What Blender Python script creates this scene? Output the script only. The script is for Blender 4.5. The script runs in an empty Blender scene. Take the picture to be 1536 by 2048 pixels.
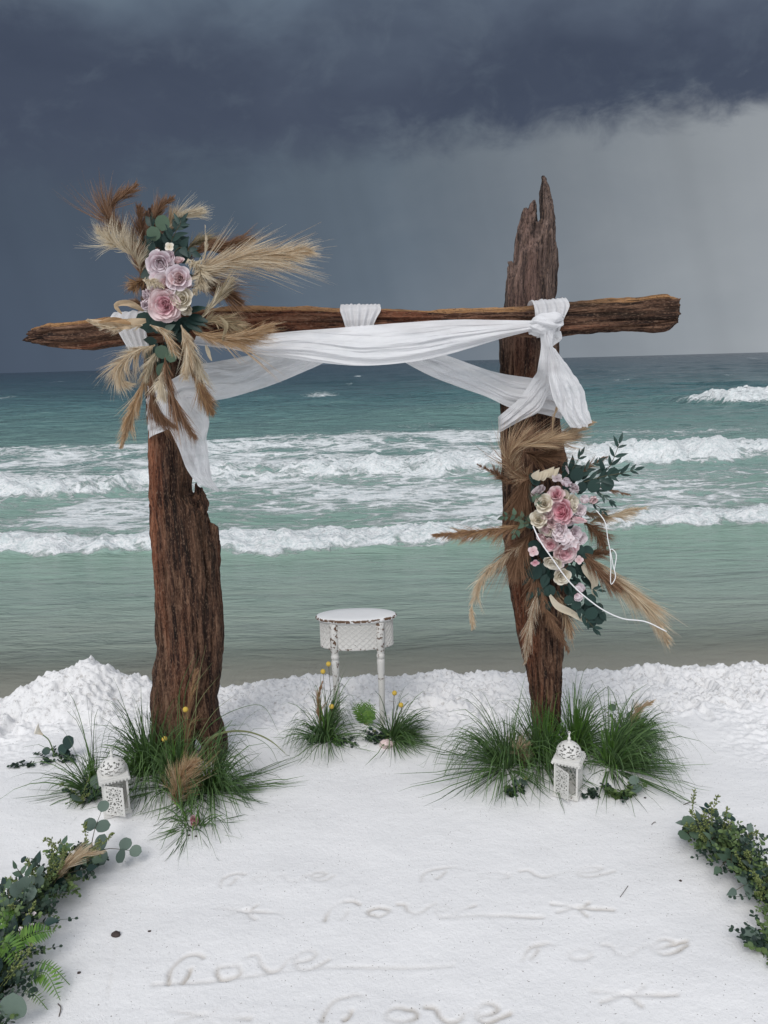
import bpy, math, random
import numpy as np
from mathutils import Vector, Matrix

random.seed(7); rng = np.random.default_rng(7)
scene = bpy.context.scene
COL = scene.collection
R = math.radians

# ------------------------------------------------------------------ camera
FPX = 1539.0                    # focal length in photograph pixels
CAMH = 1.90
PITCH = math.atan(299.0/FPX); ROLL = R(1.565)
fwd = Vector((0, math.cos(PITCH), -math.sin(PITCH)))
r0 = Vector((1, 0, 0)); u0 = Vector((0, math.sin(PITCH), math.cos(PITCH)))
cr = r0*math.cos(ROLL) - u0*math.sin(ROLL)
cu = u0*math.cos(ROLL) + r0*math.sin(ROLL)
CAM = Vector((0, 0, CAMH))
cam = bpy.data.cameras.new('camera'); camo = bpy.data.objects.new('camera', cam)
COL.objects.link(camo); scene.camera = camo
m = Matrix.Identity(4)
for i, v in enumerate((cr, cu, -fwd)):
    for j in range(3): m[j][i] = v[j]
m.translation = CAM
camo.matrix_world = m
cam.sensor_fit = 'VERTICAL'; cam.sensor_height = 36; cam.lens = 36*FPX/2048
cam.clip_start = 0.05; cam.clip_end = 20000

def ray(x, y): return fwd + cr*((x-768)/FPX) + cu*((1024-y)/FPX)
def atY(x, y, Y):
    d = ray(x, y); return CAM + d*(Y/d.y)
def atZ(x, y, z=0.0):
    d = ray(x, y); return CAM + d*((z-CAMH)/d.z)

# ------------------------------------------------------------------ world
SUN_EL, SUN_AZ = 46, 200        # azimuth from +Y, clockwise
world = bpy.data.worlds.new('World'); scene.world = world; world.use_nodes = True
class NT:
    def __init__(s, nt): s.nt = nt; s.n = nt.nodes; s.l = nt.links
    def new(s, t, **kw):
        n = s.n.new(t)
        for k, v in kw.items(): setattr(n, k, v)
        return n
    def put(s, inp, v):
        if hasattr(v, 'is_output') or isinstance(v, bpy.types.NodeSocket): s.l.new(v, inp)
        else: inp.default_value = v
    def m(s, op, a, b=None, c=None, clamp=False):
        n = s.new('ShaderNodeMath', operation=op, use_clamp=clamp)
        s.put(n.inputs[0], a)
        if b is not None: s.put(n.inputs[1], b)
        if c is not None: s.put(n.inputs[2], c)
        return n.outputs[0]
    def ss(s, x, a, b, ta=0.0, tb=1.0):
        n = s.new('ShaderNodeMapRange', interpolation_type='SMOOTHSTEP')
        s.put(n.inputs['Value'], x)
        for k, v in (('From Min', a), ('From Max', b), ('To Min', ta), ('To Max', tb)): s.put(n.inputs[k], v)
        return n.outputs[0]
    def mix(s, f, a, b, mode='MIX'):
        n = s.new('ShaderNodeMix', data_type='RGBA', blend_type=mode)
        s.put(n.inputs[0], f)
        for i, v in ((6, a), (7, b)):
            if isinstance(v, (tuple, list)): v = tuple(v)+((1,) if len(v) == 3 else ())
            s.put(n.inputs[i], v)
        return n.outputs[2]
    def ramp(s, x, stops, interp='LINEAR'):
        n = s.new('ShaderNodeValToRGB'); n.color_ramp.interpolation = interp
        e = n.color_ramp.elements
        while len(e) < len(stops): e.new(0.5)
        for q, (p, c) in zip(e, stops):
            q.position = p; q.color = tuple(c)+(1,) if len(c) == 3 else c
        s.put(n.inputs[0], x); return n.outputs[0]
    def comb(s, x, y, z):
        n = s.new('ShaderNodeCombineXYZ')
        for i, v in enumerate((x, y, z)): s.put(n.inputs[i], v)
        return n.outputs[0]
    def noise(s, vec, scale, detail=4, rough=0.55, dist=0.0):
        n = s.new('ShaderNodeTexNoise'); s.put(n.inputs['Vector'], vec)
        n.inputs['Scale'].default_value = scale; n.inputs['Detail'].default_value = detail
        n.inputs['Roughness'].default_value = rough; n.inputs['Distortion'].default_value = dist
        return n.outputs[0]

W = NT(world.node_tree); W.n.clear()
tc = W.new('ShaderNodeTexCoord')
sx = W.new('ShaderNodeSeparateXYZ'); W.l.new(tc.outputs['Generated'], sx.inputs[0])
dx, dy, dz = sx.outputs
el = W.m('MULTIPLY', W.m('ARCSINE', dz), 57.2958)
az = W.m('MULTIPLY', W.m('ARCTAN2', dx, dy), 57.2958)
cv = W.comb(W.m('MULTIPLY', az, 0.055), W.m('MULTIPLY', el, 0.13), 3.3)
n_big = W.noise(cv, 1.0, 3, 0.5)
cv2 = W.comb(W.m('MULTIPLY', az, 0.24), W.m('MULTIPLY', el, 0.34), 9.1)
n_wisp = W.noise(cv2, 1.0, 5, 0.62, 0.4)
cv3 = W.comb(W.m('MULTIPLY', az, 0.11), W.m('MULTIPLY', el, 0.20), 5.7)
n_mid = W.noise(cv3, 1.0, 4, 0.55, 0.3)
edge = W.m('ADD', W.m('MINIMUM', W.m('MULTIPLY', az, 0.085), 0.5), 14.6)
edge = W.m('ADD', edge, W.m('MULTIPLY', W.m('SUBTRACT', n_wisp, 0.5), 5.0))
edge = W.m('ADD', edge, W.m('MULTIPLY', W.m('SUBTRACT', n_big, 0.5), 2.6))
# the cloud base is crisp on the bright side, soft on the dark side
soft = W.ss(az, -22, 14, 3.4, 1.35)
dd = W.m('DIVIDE', W.m('SUBTRACT', el, edge), soft)
cloud_m = W.ss(dd, -1.0, 1.0)
# rain curtain below the cloud base
azn = W.m('ADD', az, W.m('MULTIPLY', W.m('SUBTRACT', n_mid, 0.5), 9.0))
low = W.ramp(W.m('DIVIDE', W.m('ADD', azn, 40), 90), [
    (0.0, (0.050, 0.066, 0.098)), (0.14, (0.060, 0.080, 0.116)), (0.33, (0.078, 0.105, 0.141)),
    (0.45, (0.112, 0.143, 0.180)), (0.56, (0.168, 0.196, 0.228)), (0.66, (0.235, 0.260, 0.286)),
    (0.76, (0.300, 0.324, 0.348)), (1.0, (0.36, 0.38, 0.41))])
streak = W.noise(W.comb(W.m('ADD', W.m('MULTIPLY', az, 0.16), W.m('MULTIPLY', el, 0.04)), 0.0, 2.0), 1.0, 3, 0.5)
low = W.mix(1.0, low, W.comb(*[W.ss(streak, 0.2, 0.8, 0.90, 1.08)]*3), 'MULTIPLY')
dim = W.ss(el, 0.0, 13.0, 1.02, 0.92)
low = W.mix(1.0, low, W.comb(dim, dim, dim), 'MULTIPLY')
# the storm cloud above
up = W.ss(W.m('ADD', el, W.m('MULTIPLY', W.m('SUBTRACT', n_mid, 0.5), 10)), 17.5, 25.5)
dark = W.mix(n_mid, (0.041, 0.054, 0.086), (0.066, 0.083, 0.122))
light = W.mix(W.ss(az, -30, 26), (0.130, 0.175, 0.225), (0.092, 0.116, 0.160))
cl = W.mix(W.m('MULTIPLY', up, W.ss(n_big, 0.30, 0.62, 0.35, 1.0)), dark, light)
cl = W.mix(W.ss(n_wisp, 0.45, 0.75, 0, 0.22), cl, (0.13, 0.165, 0.205))
storm = W.mix(cloud_m, low, cl)
# away from the storm front the overcast is thinner and brighter
sky = W.new('ShaderNodeTexSky', sky_type='NISHITA', sun_disc=False, sun_elevation=R(SUN_EL), sun_rotation=R(SUN_AZ))
nish = W.mix(1.0, sky.outputs[0], (0.10, 0.10, 0.10), 'MULTIPLY')
over = W.mix(0.82, nish, (0.69, 0.72, 0.77))
open_f = W.ss(dy, 0.82, 0.05)
allsky = W.mix(open_f, storm, over)
bg = W.new('ShaderNodeBackground'); W.l.new(allsky, bg.inputs[0]); bg.inputs[1].default_value = 1.0
wo = W.new('ShaderNodeOutputWorld'); W.l.new(bg.outputs[0], wo.inputs[0])

sun = bpy.data.lights.new('sun', 'SUN'); suno = bpy.data.objects.new('sun', sun); COL.objects.link(suno)
sun.energy = 1.5; sun.angle = R(30); sun.color = (1.0, 0.97, 0.94)
sd = Vector((math.sin(R(SUN_AZ))*math.cos(R(SUN_EL)), math.cos(R(SUN_AZ))*math.cos(R(SUN_EL)), math.sin(R(SUN_EL))))
suno.rotation_euler = (-sd).to_track_quat('-Z', 'Y').to_euler()
vs = scene.view_settings
vs.view_transform = 'Standard'; vs.look = 'None'; vs.gamma = 1; vs.exposure = 0.18
vs.use_curve_mapping = False
scene.render.engine = 'CYCLES'

# ------------------------------------------------------------------ helpers
_perm = rng.permutation(256); _perm = np.concatenate([_perm, _perm, _perm])
_g = rng.normal(size=(256, 3)); _g /= np.linalg.norm(_g, axis=1)[:, None]
def pn(x, y, z=0.0):
    x, y, z = np.broadcast_arrays(np.asarray(x, float), np.asarray(y, float), np.asarray(z, float))
    xi = np.floor(x); yi = np.floor(y); zi = np.floor(z)
    fx, fy, fz = x-xi, y-yi, z-zi
    xi = xi.astype(int) & 255; yi = yi.astype(int) & 255; zi = zi.astype(int) & 255
    f = lambda t: t*t*t*(t*(t*6-15)+10)
    u, v, w = f(fx), f(fy), f(fz)
    out = 0
    for a in (0, 1):
        for b in (0, 1):
            for c in (0, 1):
                g = _g[_perm[_perm[_perm[(xi+a) & 255]+((yi+b) & 255)]+((zi+c) & 255)]]
                d = g[..., 0]*(fx-a)+g[..., 1]*(fy-b)+g[..., 2]*(fz-c)
                out = out + d*(u if a else 1-u)*(v if b else 1-v)*(w if c else 1-w)
    return out*1.5
def fbm(x, y, z=0.0, o=4, g=0.5):
    s = 0; a = 1.0; f = 1.0
    for i in range(o):
        s = s + a*pn(np.asarray(x)*f+i*7.3, np.asarray(y)*f+i*3.1, np.asarray(z)*f+i*5.7); a *= g; f *= 2.03
    return s
def sstep(a, b, x):
    t = np.clip((np.asarray(x, float)-a)/(b-a), 0, 1); return t*t*(3-2*t)
def catmull(P, n):
    P = np.asarray(P, float)
    if len(P) == 2: return P[0]+(P[1]-P[0])*np.linspace(0, 1, n)[:, None]
    d = np.concatenate([[0], np.cumsum(np.linalg.norm(np.diff(P, axis=0), axis=1)+1e-9)])
    t = np.linspace(0, d[-1], n); out = np.zeros((n, P.shape[1]))
    m = np.gradient(P, d, axis=0)
    k = np.clip(np.searchsorted(d, t, 'right')-1, 0, len(P)-2)
    h = (d[k+1]-d[k]); s = ((t-d[k])/h)[:, None]; h = h[:, None]
    return (2*s**3-3*s**2+1)*P[k]+(s**3-2*s**2+s)*h*m[k]+(-2*s**3+3*s**2)*P[k+1]+(s**3-s**2)*h*m[k+1]

WM = {}
def reg(o, name, label=None, cat=None, group=None, kind=None):
    if label: o['label'] = label
    if cat: o['category'] = cat
    if group: o['group'] = group
    if kind: o['kind'] = kind
    return o
def place(o, parent, M):
    if parent is None: o.matrix_basis = M
    else:
        o.parent = parent; o.matrix_basis = WM[parent.name].inverted() @ M
    WM[o.name] = M.copy()
def empty(name, loc, label, cat, group=None):
    o = bpy.data.objects.new(name, None); COL.objects.link(o); o.empty_display_size = 0.05
    place(o, None, Matrix.Translation(Vector(loc)))
    return reg(o, name, label, cat, group)
def mesh_data(name, V, F, mats, smooth=True, attrs=None, mi=None):
    me = bpy.data.meshes.new(name)
    V = np.asarray(V, np.float32).reshape(-1, 3)
    if isinstance(F, np.ndarray):
        nf, k = F.shape
        me.vertices.add(len(V)); me.vertices.foreach_set('co', V.ravel())
        me.loops.add(nf*k); me.loops.foreach_set('vertex_index', F.astype(np.int32).ravel())
        me.polygons.add(nf); me.polygons.foreach_set('loop_start', np.arange(0, nf*k, k, dtype=np.int32))
        me.polygons.foreach_set('loop_total', np.full(nf, k, np.int32))
        me.update(calc_edges=True)
    else:
        me.from_pydata([tuple(map(float, v)) for v in V], [], F)
    for q in (mats if isinstance(mats, (list, tuple)) else [mats]): me.materials.append(q)
    me.polygons.foreach_set('use_smooth', np.full(len(me.polygons), smooth, bool))
    if mi is not None: me.polygons.foreach_set('material_index', np.asarray(mi, np.int32))
    for k, a in (attrs or {}).items():
        at = me.attributes.new(k, 'FLOAT', 'POINT'); at.data.foreach_set('value', np.asarray(a, np.float32).ravel())
    me.update()
    return me
def mesh_obj(name, V, F, mats, parent=None, base=None, **kw):
    """V in world coordinates; the origin goes to base (or the parent's origin)."""
    lab = {k: kw.pop(k) for k in ('label', 'cat', 'group', 'kind') if k in kw}
    if base is None: base = WM[parent.name].translation if parent else Vector((0, 0, 0))
    V = np.asarray(V, float).reshape(-1, 3)-np.asarray(base)
    o = bpy.data.objects.new(name, mesh_data(name, V, F, mats, **kw)); COL.objects.link(o)
    place(o, parent, Matrix.Translation(Vector(base)))
    return reg(o, name, **lab)
def inst(name, me, parent, M):
    o = bpy.data.objects.new(name, me); COL.objects.link(o); place(o, parent, M); return o
def axes(y, z):
    y = Vector(y).normalized(); z = Vector(z); z = z-y*z.dot(y)
    if z.length < 1e-5: z = Vector((0.3, 0.7, 0.2)); z = z-y*z.dot(y)
    z.normalize(); x = y.cross(z)
    return Matrix(((x.x, y.x, z.x), (x.y, y.y, z.y), (x.z, y.z, z.z)))
def grid_faces(n, m, close=False):
    i = np.arange(n-1)[:, None]; j = np.arange(m if close else m-1)[None, :]
    j2 = (j+1) % m
    return np.stack([i*m+j, i*m+j2, (i+1)*m+j2, (i+1)*m+j], -1).reshape(-1, 4)
class Acc:
    def __init__(s): s.V = []; s.F = []; s.mi = []; s.n = 0
    def add(s, V, F, mi=0):
        V = np.asarray(V, float).reshape(-1, 3)
        s.V.append(V); s.F += [tuple(int(q)+s.n for q in f) for f in F]; s.mi += [mi]*len(F); s.n += len(V)
    def obj(s, name, mats, parent=None, **kw):
        return mesh_obj(name, np.concatenate(s.V), s.F, mats, parent, mi=s.mi, **kw)
    def data(s, name, mats, **kw): return mesh_data(name, np.concatenate(s.V), s.F, mats, mi=s.mi, **kw)
def tube_vf(P, rad, k=6):
    P = np.asarray(P, float); n = len(P); rad = np.broadcast_to(rad, n)
    T = np.gradient(P, axis=0); T /= np.linalg.norm(T, axis=1)[:, None]+1e-12
    ref = np.array([0.31, 0.53, 0.79]); A = np.cross(T, ref); A /= np.linalg.norm(A, axis=1)[:, None]+1e-9
    B = np.cross(T, A); t = np.arange(k)/k*2*np.pi
    V = P[:, None]+rad[:, None, None]*(A[:, None]*np.cos(t)[None, :, None]+B[:, None]*np.sin(t)[None, :, None])
    F = [tuple(f) for f in grid_faces(n, k, True)]
    F += [tuple(range(k)), tuple(range((n-1)*k, n*k))]
    return V.reshape(-1, 3), F
def lathe_vf(prof, k=24, c=(0, 0, 0), sx=1.0, sy=1.0):
    prof = np.asarray(prof, float); t = np.arange(k)/k*2*np.pi
    V = np.stack([prof[:, 0:1]*np.cos(t)*sx+c[0], prof[:, 0:1]*np.sin(t)*sy+c[1], np.repeat(prof[:, 1:2], k, 1)+c[2]], -1)
    F = [tuple(f) for f in grid_faces(len(prof), k, True)]
    F += [tuple(range(k)), tuple(range((len(prof)-1)*k, len(prof)*k))]
    return V.reshape(-1, 3), F
def box_vf(c, s, rotz=0.0):
    c = np.asarray(c, float); s = np.asarray(s, float)/2
    V = np.array([[x, y, z] for x in (-1, 1) for y in (-1, 1) for z in (-1, 1)])*s
    ca, sa = math.cos(rotz), math.sin(rotz)
    V = np.stack([V[:, 0]*ca-V[:, 1]*sa, V[:, 0]*sa+V[:, 1]*ca, V[:, 2]], 1)+c
    return V, [(0, 1, 3, 2), (4, 6, 7, 5), (0, 4, 5, 1), (2, 3, 7, 6), (0, 2, 6, 4), (1, 5, 7, 3)]

# ------------------------------------------------------------------ materials
def newmat(name):
    mt = bpy.data.materials.new(name); mt.use_nodes = True
    t = NT(mt.node_tree); b = t.n['Principled BSDF']; return mt, t, b
def objco(t): return t.new('ShaderNodeTexCoord').outputs['Object']
def attr(t, name): return t.new('ShaderNodeAttribute', attribute_name=name).outputs['Fac']
def bump(t, b, h, strength, dist):
    n = t.new('ShaderNodeBump'); n.inputs['Strength'].default_value = strength; n.inputs['Distance'].default_value = dist
    t.put(n.inputs['Height'], h); t.l.new(n.outputs[0], b.inputs['Normal']); return n
def scaled(t, vec, s):
    n = t.new('ShaderNodeVectorMath', operation='MULTIPLY'); t.l.new(vec, n.inputs[0]); n.inputs[1].default_value = s
    return n.outputs[0]
def rnd(t): return t.new('ShaderNodeObjectInfo').outputs['Random']

def leaf_mat(name, c1, c2, rough=0.55, trans=0.25, island=False):
    mt, t, b = newmat(name)
    r = t.new('ShaderNodeNewGeometry').outputs['Random Per Island'] if island else rnd(t)
    n = t.noise(objco(t), 14.0, 3)
    f = t.m('ADD', t.m('MULTIPLY', r, 0.75), t.m('MULTIPLY', n, 0.3), clamp=True)
    c = t.mix(f, c1, c2)
    t.l.new(c, b.inputs['Base Color']); b.inputs['Roughness'].default_value = rough
    b.inputs['Specular IOR Level'].default_value = 0.35
    if trans:
        tr = t.new('ShaderNodeBsdfTranslucent'); t.l.new(c, tr.inputs[0])
        mx = t.new('ShaderNodeMixShader'); mx.inputs[0].default_value = trans
        t.l.new(b.outputs[0], mx.inputs[1]); t.l.new(tr.outputs[0], mx.inputs[2])
        t.l.new(mx.outputs[0], t.n['Material Output'].inputs[0])
    return mt
M_leaf_dark = leaf_mat('leaf_dark', (0.010, 0.030, 0.026), (0.022, 0.055, 0.045), 0.5, 0.1)
M_leaf_euc = leaf_mat('leaf_eucalyptus', (0.035, 0.070, 0.045), (0.110, 0.170, 0.110), 0.6, 0.15)
M_leaf_grey = leaf_mat('leaf_grey', (0.070, 0.105, 0.088), (0.150, 0.205, 0.165), 0.6, 0.15)
M_spray_dark = leaf_mat('spray_dark', (0.010, 0.022, 0.020), (0.040, 0.075, 0.045), 0.55, 0.1, True)
M_spray_mid = leaf_mat('spray_mid', (0.035, 0.075, 0.028), (0.170, 0.240, 0.085), 0.55, 0.15, True)
M_spray_yel = leaf_mat('spray_yellowgreen', (0.12, 0.17, 0.045), (0.30, 0.34, 0.13), 0.6, 0.2, True)
M_fern = leaf_mat('fern_green', (0.055, 0.150, 0.030), (0.170, 0.310, 0.050), 0.5, 0.25, True)
M_grass = leaf_mat('grass_blade', (0.018, 0.048, 0.018), (0.120, 0.205, 0.068), 0.5, 0.15, True)
M_grass_b = leaf_mat('grass_blade_bright', (0.045, 0.115, 0.020), (0.130, 0.260, 0.045), 0.5, 0.2, True)
M_grass_v = leaf_mat('grass_blade_striped', (0.100, 0.130, 0.050), (0.300, 0.310, 0.150), 0.55, 0.2, True)
M_stem = leaf_mat('stem_brown', (0.050, 0.040, 0.022), (0.090, 0.085, 0.045), 0.7, 0.0)
def plume_mat(name, a, b):
    return leaf_mat(name, a, b, 0.85, 0.35, True)
PL = {'tan': plume_mat('plume_tan', (0.42, 0.28, 0.16), (0.74, 0.60, 0.42)),
      'cream': plume_mat('plume_cream', (0.60, 0.50, 0.36), (0.82, 0.76, 0.62)),
      'brown': plume_mat('plume_brown', (0.085, 0.040, 0.022), (0.350, 0.205, 0.120)),
      'gold': plume_mat('plume_gold', (0.30, 0.165, 0.075), (0.60, 0.41, 0.23)),
      'rust': plume_mat('plume_rust', (0.160, 0.078, 0.042), (0.470, 0.300, 0.190)),
      'olive': plume_mat('plume_olive', (0.28, 0.22, 0.13), (0.50, 0.43, 0.29))}
def petal_mat(name, c1, c2):
    mt, t, b = newmat(name)
    a = attr(t, 'tip')
    n = t.noise(objco(t), 30, 2)
    c = t.mix(t.m('ADD', a, t.m('MULTIPLY', t.m('SUBTRACT', n, 0.5), 0.3), clamp=True), c1, c2)
    t.l.new(c, b.inputs['Base Color']); b.inputs['Roughness'].default_value = 0.75
    b.inputs['Specular IOR Level'].default_value = 0.2
    tr = t.new('ShaderNodeBsdfTranslucent'); t.l.new(c, tr.inputs[0])
    mx = t.new('ShaderNodeMixShader'); mx.inputs[0].default_value = 0.25
    t.l.new(b.outputs[0], mx.inputs[1]); t.l.new(tr.outputs[0], mx.inputs[2])
    t.l.new(mx.outputs[0], t.n['Material Output'].inputs[0])
    return mt
PET = {'pink': petal_mat('petal_pink', (0.70, 0.27, 0.34), (0.82, 0.60, 0.63)),
       'hot': petal_mat('petal_hot_pink', (0.72, 0.17, 0.27), (0.83, 0.50, 0.55)),
       'blush': petal_mat('petal_blush', (0.68, 0.43, 0.44), (0.83, 0.70, 0.70)),
       'cream': petal_mat('petal_cream', (0.64, 0.55, 0.40), (0.83, 0.79, 0.70)),
       'lav': petal_mat('petal_lavender', (0.68, 0.52, 0.56), (0.85, 0.78, 0.81)),
       'mauve': petal_mat('petal_mauve', (0.38, 0.30, 0.32), (0.60, 0.54, 0.55)),
       'white': petal_mat('petal_white', (0.74, 0.62, 0.63), (0.85, 0.79, 0.81))}
def plain(name, c, rough=0.6, var=0.15, scale=20.0, bmp=0.0):
    mt, t, b = newmat(name)
    n = t.noise(objco(t), scale, 4)
    t.l.new(t.mix(n, tuple(q*(1-var) for q in c), tuple(min(1, q*(1+var)) for q in c)), b.inputs['Base Color'])
    b.inputs['Roughness'].default_value = rough
    if bmp: bump(t, b, n, 0.6, bmp)
    return mt
M_yellow = plain('yellow_flower', (0.52, 0.36, 0.06), 0.9, 0.3, 300, 0.002)
M_string = plain('white_cord', (0.78, 0.78, 0.78), 0.7)
M_stone = plain('dark_stone', (0.05, 0.035, 0.03), 0.8, 0.4, 60, 0.003)
M_shell = plain('shell_pink', (0.66, 0.52, 0.50), 0.5, 0.22, 70, 0.003)
M_twig = plain('twig', (0.08, 0.06, 0.05), 0.8, 0.3)
M_candle = plain('candle_wax', (0.62, 0.58, 0.52), 0.5, 0.05)

def wood_mat(name, long_axis):
    mt, t, b = newmat(name)
    co = objco(t)
    st = [30.0, 30.0, 30.0]; st[long_axis] = 1.5
    st2 = [95.0, 95.0, 95.0]; st2[long_axis] = 8.0
    st3 = [5.0, 5.0, 5.0]; st3[long_axis] = 0.8
    g1 = t.noise(scaled(t, co, st), 1.0, 6, 0.66, 0.25)
    g2 = t.noise(scaled(t, co, st2), 1.0, 4, 0.6, 0.3)
    g3 = t.noise(scaled(t, co, st3), 1.0, 3, 0.5)
    spv = [170.0]*3; spv[long_axis] = 70.0
    sp = t.noise(scaled(t, co, spv), 1.0, 3, 0.6)
    f = t.m('ADD', t.m('ADD', t.m('MULTIPLY', g1, 0.50), t.m('MULTIPLY', g2, 0.38)), t.m('ADD', t.m('MULTIPLY', g3, 0.24), -0.06))
    col = t.ramp(f, [(0.38, (0.006, 0.004, 0.003)), (0.45, (0.028, 0.013, 0.009)), (0.50, (0.092, 0.046, 0.028)),
                     (0.57, (0.180, 0.100, 0.062)), (0.68, (0.340, 0.220, 0.145))])
    red = t.mix(t.ss(g3, 0.50, 0.64), col, t.mix(1.0, col, (1.10, 0.74, 0.62), 'MULTIPLY'))
    tan = t.mix(t.m('MULTIPLY', t.ss(g3, 0.46, 0.30), 0.55), red, t.mix(0.35, col, (0.20, 0.115, 0.065)))
    grey = t.mix(attr(t, 'grey'), tan, t.mix(t.ss(f, 0.38, 0.66), (0.030, 0.022, 0.020), (0.25, 0.20, 0.185)))
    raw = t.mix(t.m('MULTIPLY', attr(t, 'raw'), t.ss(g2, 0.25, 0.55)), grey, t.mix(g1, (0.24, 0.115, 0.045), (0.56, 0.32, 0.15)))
    raw = t.mix(t.ss(sp, 0.54, 0.66, 0, 0.55), raw, (0.24, 0.155, 0.105))
    raw = t.mix(t.ss(sp, 0.44, 0.34, 0, 0.7), raw, (0.014, 0.009, 0.007))
    t.l.new(raw, b.inputs['Base Color']); b.inputs['Roughness'].default_value = 0.82
    b.inputs['Specular IOR Level'].default_value = 0.25
    h = t.m('ADD', t.m('MULTIPLY', g1, 0.7), t.m('ADD', t.m('MULTIPLY', g2, 0.5), t.m('MULTIPLY', sp, 0.22)))
    bump(t, b, h, 1.0, 0.030)
    return mt
M_wood_v = wood_mat('driftwood_upright', 2)
M_wood_h = wood_mat('driftwood_beam', 0)

def cloth_mat():
    mt, t, b = newmat('white_gauze')
    co = objco(t)
    n = t.noise(co, 40, 3)
    c = t.mix(n, (0.80, 0.80, 0.81), (0.87, 0.87, 0.88))
    t.l.new(c, b.inputs['Base Color']); b.inputs['Roughness'].default_value = 0.9
    b.inputs['Specular IOR Level'].default_value = 0.1
    bump(t, b, t.noise(scaled(t, co, (60, 60, 130)), 1.0, 4, 0.6), 0.22, 0.005)
    tr = t.new('ShaderNodeBsdfTranslucent'); t.l.new(c, tr.inputs[0])
    mx = t.new('ShaderNodeMixShader'); mx.inputs[0].default_value = 0.30
    t.l.new(b.outputs[0], mx.inputs[1]); t.l.new(tr.outputs[0], mx.inputs[2])
    tp = t.new('ShaderNodeBsdfTransparent'); mx2 = t.new('ShaderNodeMixShader'); t.put(mx2.inputs[0], t.ss(t.noise(scaled(t, co, (3, 3, 16)), 1.0, 3), 0.35, 0.7, 0.03, 0.24))
    t.l.new(mx.outputs[0], mx2.inputs[1]); t.l.new(tp.outputs[0], mx2.inputs[2])
    t.l.new(mx2.outputs[0], t.n['Material Output'].inputs[0])
    return mt
M_cloth = cloth_mat()

def chippy(name, white=(0.70, 0.69, 0.67), wear=0.60, rust=(0.15, 0.075, 0.035)):
    mt, t, b = newmat(name)
    co = objco(t)
    n = t.noise(co, 55, 5, 0.65); n2 = t.noise(co, 9, 3)
    w = attr(t, 'wear')
    f = t.ss(t.m('ADD', t.m('ADD', n, t.m('MULTIPLY', w, 0.33)), t.m('MULTIPLY', t.m('SUBTRACT', n2, 0.5), 0.25)), wear, wear+0.05)
    base = t.mix(n2, tuple(q*0.93 for q in white), tuple(min(0.82, q*1.06) for q in white))
    c = t.mix(f, base, t.mix(n, rust, tuple(q*0.35 for q in rust)))
    t.l.new(c, b.inputs['Base Color']); b.inputs['Roughness'].default_value = 0.6
    bump(t, b, t.m('SUBTRACT', 1.0, f), 0.5, 0.002)
    return mt
M_chip = chippy('distressed_white_paint', (0.56, 0.55, 0.525))
M_chip_top = chippy('white_table_top', (0.74, 0.74, 0.735))
M_lantern = chippy('white_metal', (0.63, 0.62, 0.59), 0.67)

# ------------------------------------------------------------------ sand
SEA_Z = -0.42
crest_px = [(-300, 1404), (0, 1402), (60, 1396), (150, 1388), (300, 1376), (450, 1372), (560, 1362), (640, 1354), (700, 1356),
            (830, 1352), (900, 1346), (1010, 1345), (1130, 1341), (1230, 1344), (1310, 1336), (1450, 1328), (1536, 1326), (1800, 1318)]
cw = np.array([tuple(atZ(x, y, 0.02))[:2] for x, y in crest_px])
def crest_y(x): return np.interp(x, cw[:, 0], cw[:, 1])
MND = atY(178, 1400, 4.36)
bumps = []
def sand_bump(px, py, r, h):
    p = atZ(px, py); bumps.append((p.x, p.y, r, h))
sand_bump(330, 1560, 0.24, 0.035); sand_bump(240, 1600, 0.18, 0.02); sand_bump(420, 1600, 0.2, 0.02)
sand_bump(1080, 1500, 0.25, 0.035); sand_bump(1010, 1540, 0.2, 0.04); sand_bump(1220, 1540, 0.22, 0.04); sand_bump(1140, 1560, 0.18, 0.02)
sand_bump(660, 1480, 0.16, 0.04); sand_bump(790, 1475, 0.18, 0.035); sand_bump(720, 1462, 0.13, 0.045)
sand_bump(60, 1880, 0.25, 0.03); sand_bump(1480, 1740, 0.25, 0.035); sand_bump(1500, 1990, 0.3, 0.02)
foot = []
rf = np.random.default_rng(11)
for i in range(620):
    r_ = 0.013+0.055*rf.random()**2.6
    foot.append((rf.uniform(-2.7, 2.7), 3.78+1.0*rf.random()**0.8, r_, rf.uniform(0, math.pi), r_*rf.uniform(0.18, 0.42)))

# words and marks drawn in the sand with a finger, as (px, py) strokes in the photograph
def love(x0, x1, y0, y1, tilt=0.0):
    S = [[(0.0, -0.05), (0.015, 0.35), (0.06, 0.75), (0.13, 0.97), (0.20, 0.98), (0.23, 0.85)],
         [(0.09, 0.0), (0.12, 0.25), (0.14, 0.5)],
         [(0.40+0.085*math.cos(a), 0.38+0.27*math.sin(a)) for a in np.linspace(0.6, 7.2, 12)],
         [(0.53, 0.72), (0.58, 0.70), (0.61, 0.35), (0.66, 0.12), (0.72, 0.25), (0.76, 0.55), (0.82, 0.68)],
         [(0.85, 0.40), (0.93, 0.52), (0.97, 0.72), (0.92, 0.86), (0.85, 0.68), (0.84, 0.32), (0.89, 0.12), (0.96, 0.22), (1.04, 0.50)]]
    q = random.Random(int(x0*7+y0)); out = []
    for s in S:
        ox, oy, sc = q.uniform(-0.02, 0.02), q.uniform(-0.10, 0.10), q.uniform(0.85, 1.15); um = sum(u for u, v in s)/len(s)
        out.append([(x0+(um+(u-um)*sc+ox+q.uniform(-0.006, 0.006))*(x1-x0), y1-(v*sc+oy+q.uniform(-0.05, 0.05))*(y1-y0)+tilt*(u-0.5)) for u, v in s])
    return out
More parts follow.
